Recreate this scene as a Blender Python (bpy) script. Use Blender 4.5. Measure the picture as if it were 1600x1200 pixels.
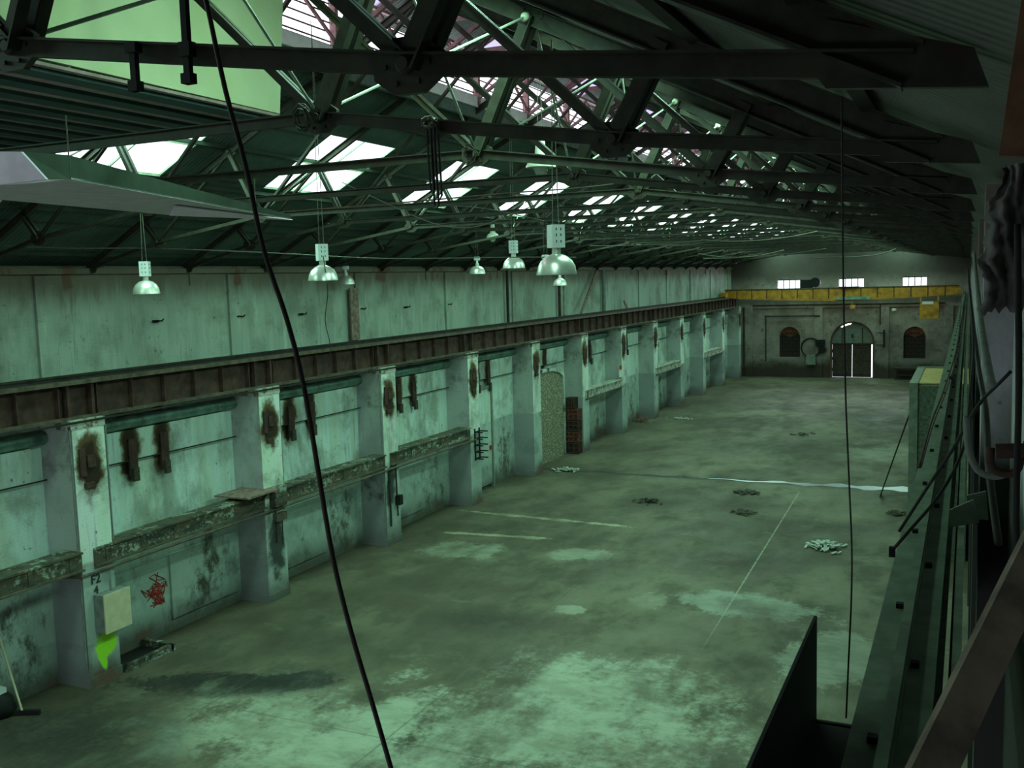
import bpy, bmesh, math, random
from mathutils import Vector, Matrix
from mathutils.geometry import tessellate_polygon
random.seed(7)
for o in list(bpy.data.objects): bpy.data.objects.remove(o)
S = bpy.context.scene; COL = S.collection

# ------------------------------------------------------------------ camera
F = 1540.0; H = 8.0; VP = (1515.0, 418.0); SL = -0.028
def _c(x, y): return Vector(((x-800)/F, -(y-600)/F, -1.0))
_dY = _c(*VP).normalized()
_up = _c(VP[0]-1000, VP[1]-1000*SL).cross(_dY).normalized()
if _up.y < 0: _up = -_up
_dX = _dY.cross(_up)
R3 = Matrix((_dX, _dY, _up))                       # camera frame -> world
cam = bpy.data.cameras.new('camera'); cam.sensor_width = 36; cam.lens = F/1600*36
cam.clip_start = 0.05; cam.clip_end = 400
co = bpy.data.objects.new('camera', cam); COL.objects.link(co)
co.matrix_world = Matrix.Translation((0, 0, H)) @ R3.to_4x4()
S.camera = co
def atY(x, y, Y):                                   # point seen at (x, y) standing at depth Y
    r = R3 @ _c(x, y); return Vector((0, 0, H)) + r*(Y/r.y)
def atZ(x, y, Z):
    r = R3 @ _c(x, y); return Vector((0, 0, H)) + r*((Z-H)/r.z)
def atX(x, y, X):
    r = R3 @ _c(x, y); return Vector((0, 0, H)) + r*(X/r.x)

# ------------------------------------------------------------------ world, daylight, exposure
S.view_settings.view_transform = 'Standard'; S.view_settings.look = 'None'
S.view_settings.gamma = 1; S.view_settings.use_curve_mapping = False
S.view_settings.exposure = -0.08
W = bpy.data.worlds.new('sky'); S.world = W; W.use_nodes = True
bg = W.node_tree.nodes['Background']; bg.inputs[0].default_value = (0.86, 0.88, 1.0, 1); bg.inputs[1].default_value = 2.6
def daylight(name, loc, rot, sx, sy, power, color):
    l = bpy.data.lights.new(name, 'AREA'); l.shape = 'RECTANGLE'; l.size = sx; l.size_y = sy
    l.energy = power; l.color = color
    o = bpy.data.objects.new(name, l); COL.objects.link(o); o.location = loc; o.rotation_euler = rot
    return o
T = 2.83; Y0 = 3.95; BAY = 5.66; XC = -8.6
NT = 26; YE_ = 77.5
ZL = lambda x: 8.45+.533*(x+17.0)                   # left rafter line
ZR = lambda x: 8.73+.5*(-.2-x)                      # right rafter line
ROOF = .16
SKY_L = (-14.1, -12.25); SKY_R = (-5.1, -3.4); SKY_Y = [12.0+BAY*k for k in range(-2, 12)]; SKY_W = 2.6
GREEN = (0.48, 1.0, 0.73)
for k, y in enumerate(SKY_Y):
    fall = 1.0 if y < 40 else .8
    for (a, b), Z, s in ((SKY_L, ZL, -1), (SKY_R, ZR, 1)):
        xm = (a+b)/2
        p = (330 if s < 0 else 360)*fall
        if s > 0 and y < 5: continue
        daylight('skylight_daylight', (xm, y+SKY_W/2, Z(xm)+ROOF+.22), (0, s*math.atan(.52), 0), (b-a)*1.1, SKY_W, p, GREEN)
daylight('monitor_daylight', (-11.25, 40, 12.85), (0, -math.pi/2, 0), 1.5, 72, 1500, (0.93, 0.88, 1.0))
daylight('monitor_daylight', (-5.9, 40, 12.85), (0, math.pi/2, 0), 1.5, 72, 500, (0.85, 0.95, 0.95))

NW = [(-15.2, -12.0), (-10.1, -6.9), (-5.2, -2.0)]      # unseen gable windows added behind the camera to light the pier sides
for x_ in (-12.5, -7.95, -3.6): daylight('clerestory_daylight', (x_, YE_+.5, 7.05), (-math.pi/2, 0, 0), 1.8, .9, 260, (0.84, 0.76, 1.0))
for a, b in NW: daylight('added_gable_light', ((a+b)/2, -3.45, 3.6), (math.pi/2, 0, 0), b-a, 2.2, 100, (0.80, 0.72, 1.0))  # lilac lamps outside the added windows

# ------------------------------------------------------------------ node helpers
class G:
    def __init__(s, name, rough=.85, metal=0.0):
        s.m = bpy.data.materials.new(name); s.m.use_nodes = True; s.nt = s.m.node_tree
        s.b = s.nt.nodes['Principled BSDF']; s.b.inputs['Roughness'].default_value = rough
        s.b.inputs['Metallic'].default_value = metal
        s.b.inputs['Specular IOR Level'].default_value = .3
        g = s.nt.nodes.new('ShaderNodeNewGeometry'); s.pos = g.outputs['Position']
        sp = s.nt.nodes.new('ShaderNodeSeparateXYZ'); s.link(s.pos, sp.inputs[0])
        s.X, s.Y, s.Z = sp.outputs
    def link(s, a, b): s.nt.links.new(a, b)
    def put(s, sock, v):
        if isinstance(v, bpy.types.NodeSocket): s.link(v, sock)
        elif isinstance(v, (tuple, list)):
            sock.default_value = tuple(v)+((1,) if len(v) == 3 and len(sock.default_value) == 4 else ())
        else: sock.default_value = v
    def ma(s, op, a, b=0.0, c=0.0, clamp=False):
        n = s.nt.nodes.new('ShaderNodeMath'); n.operation = op; n.use_clamp = clamp
        for i, v in enumerate((a, b, c)): s.put(n.inputs[i], v)
        return n.outputs[0]
    def mr(s, v, a, b, c=0.0, d=1.0):
        n = s.nt.nodes.new('ShaderNodeMapRange'); n.interpolation_type = 'SMOOTHSTEP'
        for i, x in enumerate((v, a, b, c, d)): s.put(n.inputs[i], x)
        return n.outputs[0]
    def noise(s, scale=(1, 1, 1), sc=1.0, det=5, rough=.6, off=0.0):
        mp = s.nt.nodes.new('ShaderNodeMapping'); mp.inputs['Scale'].default_value = scale
        mp.inputs['Location'].default_value = (off, off*.7, off*.3); s.link(s.pos, mp.inputs[0])
        n = s.nt.nodes.new('ShaderNodeTexNoise'); s.link(mp.outputs[0], n.inputs['Vector'])
        n.inputs['Scale'].default_value = sc; n.inputs['Detail'].default_value = det; n.inputs['Roughness'].default_value = rough
        return n.outputs['Fac']
    def mix(s, f, a, b):
        n = s.nt.nodes.new('ShaderNodeMix'); n.data_type = 'RGBA'
        s.put(n.inputs[0], f); s.put(n.inputs[6], a); s.put(n.inputs[7], b); return n.outputs[2]
    def mul(s, a, b): return s.ma('MULTIPLY', a, b)
    def brick(s, vec, sc, mort=.02, w=.23, h=.075):
        n = s.nt.nodes.new('ShaderNodeTexBrick'); s.link(vec, n.inputs['Vector'])
        n.inputs['Scale'].default_value = sc; n.inputs['Mortar Size'].default_value = mort
        n.inputs['Brick Width'].default_value = w; n.inputs['Row Height'].default_value = h
        return n.outputs['Fac']
    def comb(s, x, y, z=0.0):
        n = s.nt.nodes.new('ShaderNodeCombineXYZ')
        for i, v in enumerate((x, y, z)): s.put(n.inputs[i], v)
        return n.outputs[0]
    def bump(s, h, strength=.3, dist=.02):
        n = s.nt.nodes.new('ShaderNodeBump'); n.inputs['Strength'].default_value = strength
        n.inputs['Distance'].default_value = dist; s.link(h, n.inputs['Height']); s.link(n.outputs[0], s.b.inputs['Normal'])
    def ell(s, cx, cy, rx, ry, u, v, rot=0.0, warp=None, soft=.35):
        dx = s.ma('SUBTRACT', u, cx); dy = s.ma('SUBTRACT', v, cy); c, q = math.cos(rot), math.sin(rot)
        a = s.ma('DIVIDE', s.ma('ADD', s.mul(dx, c), s.mul(dy, q)), rx)
        b = s.ma('DIVIDE', s.ma('SUBTRACT', s.mul(dy, c), s.mul(dx, q)), ry)
        d = s.ma('SQRT', s.ma('ADD', s.mul(a, a), s.mul(b, b)))
        if warp is not None: d = s.ma('ADD', d, warp)
        return s.mr(d, 1.0+soft*.45, 1.0-soft*.8)
    def out(s, col): s.put(s.b.inputs['Base Color'], col); return s.m

def plain(name, col, rough=.7, metal=0.0, var=.25, sc=6.0, rust=None):
    g = G(name, rough, metal); n = g.noise((1, 1, 1), sc)
    c = g.mix(g.mr(n, .3, .7), tuple(v*(1-var) for v in col), tuple(min(1, v*(1+var)) for v in col))
    if rust: c = g.mix(g.mul(g.mr(g.noise((1, 1, 1), sc*.6, off=9), .52, .66), rust[1]), c, rust[0])
    return g.out(c)

def wall_paint(name, piers=False, base=(.46, .57, .47), lower=(.29, .37, .33), dark=1.0, shade_top=None):
    g = G(name, .75)
    streak = g.noise((1.3, 1.3, .10), 1.7, 8, .72)
    blot = g.noise((1, 1, 1), .8, 6, .65, 3.3)
    fine = g.noise((1, 1, 1), 6.0, 5, .7, 7.7)
    c = g.mix(g.mr(streak, .35, .68), tuple(v*.72 for v in base), base)
    # stronger light below the crane runway, put into the colour as a paler tone
    c = g.mix(g.mr(g.Z, 5.55, 5.45), c, g.mix(g.mr(streak, .35, .68), tuple(min(.9, v*1.2) for v in base), tuple(min(.9, v*b_) for v, b_ in zip(base, (1.5, 1.55, 1.8)))))
    c = g.mix(g.mul(g.mr(streak, .57, .70), .7), c, (.15, .18, .13))
    c = g.mix(g.mul(g.mr(g.noise((3, 3, .16), 2.6, 6, .7, 41), .62, .72), .6), c, (.10, .12, .08))
    c = g.mix(g.mul(g.mr(g.noise((1, 1, .15), 2.0, 5, .6, 52), .62, .72), .5), c, tuple(min(.95, v*1.5) for v in base))
    c = g.mix(g.mul(g.mr(blot, .48, .66), .6), c, (.20, .23, .17))
    c = g.mix(g.mul(g.mr(g.noise((1, 1, .5), .35, 7, .7, 88), .50, .64), .55), c, (.13, .14, .10))
    c = g.mix(g.mul(g.mr(fine, .63, .70), .8), c, (.10, .11, .08))
    # blue-grey dado paint up to about 2.9 m
    dz = g.ma('ADD', g.Z, g.mul(g.ma('SUBTRACT', blot, .5), .18))
    lo = g.mr(dz, 2.62, 2.52)
    lowc = g.mix(g.mr(blot, .38, .62), lower, tuple(v*1.75 for v in lower))
    lowc = g.mix(g.mul(g.mr(g.noise((1, 1, .4), 1.3, 8, .75, 15), .52, .66), .75), lowc, (.15, .16, .12))
    lowc = g.mix(g.mul(g.mr(g.noise((1, 1, 1), 2.2, 8, .75, 25), .56, .62), .7), lowc, (.48, .55, .46))
    bx = g.nt.nodes.new('ShaderNodeTexBrick'); g.link(g.comb(g.ma('ADD', g.Y, g.mul(fine, .12)), g.ma('ADD', g.Z, g.mul(fine, .1))), bx.inputs['Vector'])
    for k_, v_ in (('Scale', 1.0), ('Mortar Size', 0.0), ('Brick Width', 1.35), ('Row Height', .95), ('Bias', 0.0)): bx.inputs[k_].default_value = v_
    bx.inputs['Color1'].default_value = (0, 0, 0, 1); bx.inputs['Color2'].default_value = (1, 1, 1, 1)
    lowc = g.mix(g.mul(g.mr(bx.outputs['Color'], .45, .6), .6), lowc, (.42, .52, .45))
    c = g.mix(lo, c, lowc)
    # grime creeping up from the floor, rust bleeding out of the wall brackets
    c = g.mix(g.mul(g.mr(g.ma('ADD', g.Z, g.mul(blot, -1.6)), .0, -.75), .85), c, (.07, .065, .045))
    # exposed brick along the foot of the wall
    c = g.mix(g.mul(g.mr(g.Z, .34, .26), g.mul(g.mr(blot, .52, .60), .7)), c, (.17, .085, .06))
    # staining under the eaves
    c = g.mix(g.mul(g.mr(g.ma('ADD', g.Z, g.mul(streak, 1.6)), 8.3, 9.1), .85), c, (.13, .10, .065))
    c = g.mix(g.mul(g.mul(g.mr(g.ma('ADD', g.Z, g.mul(fine, .5)), 8.25, 8.4), g.mr(g.noise((1, 1, .3), .9, 4, .6, 77), .56, .60)), .85), c, (.14, .075, .05))
    u = g.ma('WRAP', g.ma('SUBTRACT', g.Y, 13.75), BAY, 0.0)
    wp = g.mul(g.ma('SUBTRACT', g.noise((1, 1, 1), 2.6, 4, .6, 4.4), .5), 1.6)
    rust, brown = (.12, .075, .028), (.035, .022, .012)
    spots = [(.42, 4.55, .33, .62)] if piers else [(2.25, 4.55, .26, .8), (3.2, 4.7, .24, .75)]
    for (a, b, rx, ry) in spots:
        c = g.mix(g.ell(a, b, rx*1.15, ry*1.12, u, g.Z, 0, wp, .4), c, rust)
        c = g.mix(g.ell(a, b-.08, rx*.8, ry*.78, u, g.Z, 0, wp, .3), c, brown)
    if not piers:
        c = g.mix(g.mul(g.ell(4.6, .9, .9, 1.4, u, g.Z, 0, g.mul(wp, 1.8), .9), g.mr(g.noise((1, 1, .6), 1.9, 8, .78, 95), .44, .62)), c, (.08, .08, .06))
    else:
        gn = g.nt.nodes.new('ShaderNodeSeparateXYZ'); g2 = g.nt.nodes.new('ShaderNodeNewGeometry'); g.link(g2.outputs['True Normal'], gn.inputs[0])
        c = g.mix(g.mul(g.mr(g.ma('ABSOLUTE', gn.outputs[1]), .4, .6), .6), c, (.27, .27, .29))      # lilac light on the side faces, put into the colour by normal
        # fluorescent spray paint on the nearest pier, soot on the next ones
        m = g.mul(g.ell(14.24, .82, .26, .34, g.Y, g.Z, 0, g.mul(wp, .9), .3), g.mr(g.X, -16.1, -16.04))
        m2 = g.ell(14.13, .55, .1, .3, g.Y, g.Z, .25, g.mul(wp, .5), .3)
        c = g.mix(g.ma('MAXIMUM', m, g.mul(m2, g.mr(g.X, -16.1, -16.04))), c, (.42, .95, .04))
        c = g.mix(g.mul(g.ell(19.85, 1.35, .3, .75, g.Y, g.Z, 0, g.mul(wp, 1.2), .5), .9), c, (.03, .035, .03))
        c = g.mix(g.mul(g.ell(25.4, 1.8, .3, .6, g.Y, g.Z, 0, g.mul(wp, 1.2), .5), .9), c, (.03, .035, .03))
    if shade_top: c = g.mix(g.mr(g.ma('ADD', g.Z, g.mul(blot, 1.0)), shade_top+.3, shade_top), c, (.035, .036, .03))      # shade on the unlit wall below the runway, darkened into the colour
    if dark != 1.0: c = g.mix(1-dark, c, (.05, .05, .045))
    bf = g.brick(g.comb(g.Y, g.Z), 1.0, .012)
    g.bump(g.ma('ADD', g.mul(bf, -.5), g.mul(fine, .7)), .35, .015)
    return g.out(c)

def floor_mat():
    g = G('floor_concrete', .62)
    big = g.noise((1, .7, 1), .22, 6, .62); mid = g.noise((1, .6, 1), .9, 6, .65, 5); fine = g.noise((1, 1, 1), 7, 5, .7, 11)
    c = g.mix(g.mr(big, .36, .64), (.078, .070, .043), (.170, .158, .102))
    c = g.mix(g.mul(g.mr(mid, .5, .68), .6), c, (.055, .055, .038))
    c = g.mix(g.mul(g.mr(fine, .6, .72), .35), c, (.04, .04, .03))
    brush = g.noise((.55, 1.1, 1), 1.1, 8, .74, 31)
    c = g.mix(g.mul(g.mr(brush, .56, .72), .45), c, (.24, .27, .20))
    wp = g.ma('ADD', g.mul(g.ma('SUBTRACT', mid, .5), 4.0), g.mul(g.ma('SUBTRACT', fine, .5), 1.6))
    wb = g.ma('ADD', g.mul(g.ma('SUBTRACT', mid, .5), 2.6), g.mul(g.ma('SUBTRACT', fine, .5), 1.2))
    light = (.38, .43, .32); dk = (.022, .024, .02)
    L = [(-5.8, 17.2, 2.2, 1.4, .2, light, .95, 1), (-9.8, 13.3, 3.2, 1.9, -.2, light, .95, 1), (-7.4, 15.0, 2.8, 1.3, .3, light, .8, 1),  # these three put skylight pools and worn pale paint into the floor colour
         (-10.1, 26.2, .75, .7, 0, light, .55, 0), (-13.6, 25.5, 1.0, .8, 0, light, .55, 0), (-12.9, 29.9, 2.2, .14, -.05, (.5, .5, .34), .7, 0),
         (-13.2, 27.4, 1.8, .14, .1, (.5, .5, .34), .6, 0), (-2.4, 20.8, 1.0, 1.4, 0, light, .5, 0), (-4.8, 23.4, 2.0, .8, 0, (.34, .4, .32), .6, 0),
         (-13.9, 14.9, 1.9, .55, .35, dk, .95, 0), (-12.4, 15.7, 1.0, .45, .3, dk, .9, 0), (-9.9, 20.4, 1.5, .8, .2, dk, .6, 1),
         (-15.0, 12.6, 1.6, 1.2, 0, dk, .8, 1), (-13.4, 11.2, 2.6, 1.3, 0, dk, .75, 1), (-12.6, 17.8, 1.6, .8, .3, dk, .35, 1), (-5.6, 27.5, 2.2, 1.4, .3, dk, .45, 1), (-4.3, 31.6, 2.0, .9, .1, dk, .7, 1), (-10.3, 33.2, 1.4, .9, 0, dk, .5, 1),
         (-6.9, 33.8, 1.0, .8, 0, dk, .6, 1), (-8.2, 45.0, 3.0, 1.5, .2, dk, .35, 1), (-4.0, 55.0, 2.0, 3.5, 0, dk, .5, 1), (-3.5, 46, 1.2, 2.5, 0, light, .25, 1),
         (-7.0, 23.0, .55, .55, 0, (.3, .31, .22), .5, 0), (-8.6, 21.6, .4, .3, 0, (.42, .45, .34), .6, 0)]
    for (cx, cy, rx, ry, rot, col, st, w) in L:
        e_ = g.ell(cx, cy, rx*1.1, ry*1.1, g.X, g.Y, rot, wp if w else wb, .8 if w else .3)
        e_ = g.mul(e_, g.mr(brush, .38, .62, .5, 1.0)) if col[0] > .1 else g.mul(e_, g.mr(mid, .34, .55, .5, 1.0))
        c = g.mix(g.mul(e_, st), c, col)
    brn = g.noise((1, .8, 1), .42, 7, .68, 61)
    c = g.mix(g.mul(g.mr(brn, .50, .66), .7), c, (.085, .068, .045))
    # old drainage cut across the hall and the saw joints along it
    d = g.ma('ABSOLUTE', g.ma('SUBTRACT', g.Y, g.ma('ADD', 37.9, g.mul(g.ma('SUBTRACT', mid, .5), 1.2))))
    c = g.mix(g.mul(g.mr(d, .26, .10), .85), c, (.04, .042, .034))
    l1 = g.mr(g.ma('ABSOLUTE', g.ma('ADD', g.ma('SUBTRACT', g.X, -5.2), g.mul(g.ma('SUBTRACT', g.Y, 25), .027))), .03, .012)
    c = g.mix(g.mul(g.mul(l1, g.mr(g.Y, 19, 24)), g.mul(g.mr(g.Y, 37, 36), g.mr(fine, .35, .6, .25, .8))), c, (.36, .38, .26))
    for xx in (-13.2, -9.2, -1.2):
        l = g.mr(g.ma('ABSOLUTE', g.ma('SUBTRACT', g.X, xx)), .03, .01)
        c = g.mix(g.mul(l, .45), c, (.08, .08, .06))
    u = g.ma('ABSOLUTE', g.ma('SUBTRACT', g.ma('WRAP', g.Y, BAY, 0.0), 2.8))
    c = g.mix(g.mul(g.mr(u, .03, .01), .4), c, (.08, .08, .06))
    g.put(g.b.inputs['Roughness'], g.mr(mid, .3, .7, .48, .8))
    g.bump(fine, .15, .01)
    return g.out(c)

def roof_mat(name, col):
    g = G(name, .7)
    n = g.noise((1, .3, 1), 1.3, 5)
    c = g.mix(g.mr(n, .35, .7), tuple(v*.7 for v in col), tuple(v*1.2 for v in col))
    # the laps between the corrugated sheets
    u = g.ma('ABSOLUTE', g.ma('SUBTRACT', g.ma('WRAP', g.X, 1.65, 0.0), .82))
    c = g.mix(g.mul(g.mr(u, .05, .02), .7), c, (.02, .02, .02))
    w = g.ma('SINE', g.mul(g.Y, 62.8)); g.bump(w, .5, .02)
    return g.out(c)

M = {}
M['wall'] = wall_paint('left_wall_paint')
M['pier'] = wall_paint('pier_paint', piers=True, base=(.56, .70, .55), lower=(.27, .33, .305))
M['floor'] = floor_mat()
M['roof'] = roof_mat('roof_sheeting', (.065, .10, .08))
M['rwall'] = wall_paint('right_wall_paint', base=(.62, .60, .64), lower=(.3, .33, .32), shade_top=7.0)
M['steel'] = plain('dark_steel', (.03, .03, .024), .6, .2, .4, 5, ((.05, .025, .016), .5))
M['truss'] = plain('truss_paint', (.030, .033, .019), .55, 0, .35, 7, ((.032, .018, .011), .7))
M['rusty'] = plain('rusty_steel', (.075, .043, .032), .8, .1, .35, 4, ((.05, .03, .025), .6))
M['flange'] = plain('flange_steel', (.12, .10, .07), .6, .2, .35, 5)
M['green_steel'] = plain('green_painted_steel', (.15, .19, .135), .5, 0, .25, 5, ((.10, .10, .06), .5))
M['black'] = plain('black_steel', (.012, .012, .011), .7, 0, .3)
M['rubber'] = plain('cable_rubber', (.028, .022, .018), .6, 0, .2)
M['wire'] = plain('thin_wire', (.10, .10, .075), .6, 0, .2)
M['pink'] = plain('monitor_primer', (.20, .115, .11), .7, 0, .25, 5)
M['slat'] = plain('louvre_slat', (.12, .07, .065), .6, 0, .3)
M['alu'] = plain('spun_aluminium', (.72, .76, .66), .33, .55, .08)
M['gear'] = plain('gear_box_enamel', (.66, .74, .70), .5, 0, .05)
M['enamel'] = plain('old_enamel', (.66, .74, .56), .4, 0, .15)
M['rod'] = plain('galvanised_rod', (.30, .38, .28), .4, .2, .2)
M['timber'] = plain('timber', (.24, .17, .135), .8, 0, .4, 9)
M['yellow'] = plain('crane_yellow', (.50, .24, .03), .6, 0, .25, 3, ((.16, .08, .03), .5))
M['cream'] = plain('cream_box', (.62, .58, .38), .6, 0, .08)
M['grey'] = plain('grey_conduit', (.20, .23, .20), .6, 0, .2)
M['teal'] = plain('teal_moulding', (.20, .33, .28), .7, 0, .3, 3, ((.08, .09, .07), .6))
M['panel'] = plain('green_board', (.38, .41, .25), .75, 0, .08, 1.2, ((.38, .42, .16), .25))
M['soffit'] = plain('brown_board', (.22, .16, .14), .8, 0, .2)
M['joist'] = plain('teal_joist', (.02, .045, .04), .7, 0, .2)
M['lilac'] = plain('lilac_plate', (.80, .68, .80), .6, 0, .08)
M['greysheet'] = plain('grey_sheet', (.50, .50, .48), .65, 0, .1)
M['dgreen'] = plain('dark_green_sheet', (.018, .032, .018), .7, 0, .2)
M['red'] = plain('red_paint', (.42, .05, .035), .6, 0, .2)
M['ink'] = plain('black_lettering', (.05, .055, .05), .7)
M['white'] = plain('white_label', (.75, .78, .72), .6, 0, .05)
M['rubble'] = plain('rubble', (.38, .42, .36), .8, 0, .4, 20)
M['scrap'] = plain('dark_scrap', (.055, .05, .035), .8, 0, .4, 20)
M['redbrick'] = plain('red_brick', (.24, .085, .055), .85, 0, .35, 9)
M['crate'] = plain('crate_rust', (.15, .06, .042), .85, 0, .4, 9)
M['doorwood'] = plain('door_boards', (.06, .045, .032), .8, 0, .3, 6)
M['rag'] = plain('torn_lagging', (.13, .125, .115), .9, 0, .35, 14)

g = G('ledge_paint', .8)
n1 = g.noise((.6, .6, 2), 3.5, 6, .75, 2); n2 = g.noise((1, 1, 1), 9, 5, .7, 6)
c = g.mix(g.mr(n1, .40, .52), (.04, .046, .034), (.09, .09, .06)); c = g.mix(g.mul(g.mr(g.ma('ADD', g.mul(n2, .4), g.mul(g.noise((1, .35, 1.2), 2.0, 7, .75, 12), .6)), .52, .57), .8), c, (.36, .44, .36))
c = g.mix(g.mul(g.mr(n1, .56, .62), .7), c, (.16, .07, .045)); M['ledge'] = g.out(c)
g = G('white_peeled_ledge', .8); n2 = g.noise((1, 1, 1), 4, 5, .7, 6)
M['ledge_white'] = g.out(g.mix(g.mr(n2, .50, .6), (.46, .50, .42), (.14, .11, .08)))
g = G('pebble_dash', .9)
v = g.nt.nodes.new('ShaderNodeTexVoronoi'); v.inputs['Scale'].default_value = 13; g.link(g.pos, v.inputs['Vector'])
M['pebble'] = g.out(g.mix(g.mr(v.outputs['Distance'], .1, .5), (.62, .60, .45), (.20, .20, .13))); g.bump(v.outputs['Distance'], .6, .03)
g = G('end_wall_paint', .85)
bl = g.noise((1, 1, 1), .55, 6, .65, 3); fi = g.noise((1, 1, 1), 3, 6, .7, 8)
c = g.mix(g.mr(bl, .35, .65), (.21, .18, .16), (.40, .365, .33)); c = g.mix(g.mul(g.mr(fi, .55, .7), .8), c, (.10, .09, .06))
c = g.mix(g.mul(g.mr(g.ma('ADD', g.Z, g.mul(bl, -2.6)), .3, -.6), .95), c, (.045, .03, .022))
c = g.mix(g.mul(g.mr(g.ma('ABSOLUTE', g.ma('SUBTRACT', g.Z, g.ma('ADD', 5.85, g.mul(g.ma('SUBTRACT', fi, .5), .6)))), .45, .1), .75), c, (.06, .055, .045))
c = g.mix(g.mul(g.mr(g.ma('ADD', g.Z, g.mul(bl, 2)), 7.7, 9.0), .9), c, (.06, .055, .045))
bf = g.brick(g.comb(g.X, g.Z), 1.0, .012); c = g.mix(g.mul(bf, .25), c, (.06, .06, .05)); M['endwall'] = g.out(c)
g = G('boarded_window', .85); bf = g.brick(g.comb(g.X, g.Z), 1.0, .02, .5, .28)
M['boarded'] = g.out(g.mix(bf, (.04, .028, .022), (.012, .01, .01)))
g = G('window_glass', .1); nt = g.nt
tr = nt.nodes.new('ShaderNodeBsdfTransparent'); tr.inputs[0].default_value = (.93, .97, .94, 1); mx = nt.nodes.new('ShaderNodeMixShader'); mx.inputs[0].default_value = .06
gl = nt.nodes.new('ShaderNodeBsdfGlossy'); gl.inputs['Roughness'].default_value = .1
nt.links.new(tr.outputs[0], mx.inputs[1]); nt.links.new(gl.outputs[0], mx.inputs[2])
nt.links.new(mx.outputs[0], nt.nodes['Material Output'].inputs[0]); M['glass'] = g.m
g = G('translucent_sheet', .5); nt = g.nt
tl = nt.nodes.new('ShaderNodeBsdfTranslucent'); tl.inputs[0].default_value = (.62, .58, .68, 1)
t2 = nt.nodes.new('ShaderNodeBsdfTransparent'); t2.inputs[0].default_value = (.55, .52, .6, 1); mx = nt.nodes.new('ShaderNodeMixShader'); mx.inputs[0].default_value = .4
nt.links.new(tl.outputs[0], mx.inputs[1]); nt.links.new(t2.outputs[0], mx.inputs[2]); nt.links.new(mx.outputs[0], nt.nodes['Material Output'].inputs[0]); M['transl'] = g.m
g = G('lamp_glass', .08); g.b.inputs['Transmission Weight'].default_value = .8; M['bulb'] = g.out((.75, .85, .78))
g = G('puddle', .30); g.b.inputs['Specular IOR Level'].default_value = 1.0; g.b.inputs['Metallic'].default_value = .95
nn = g.noise((.5, 3, 1), 1.1, 3); g.bump(nn, .25, .05); M['water'] = g.out((.9, .88, .95))

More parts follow.
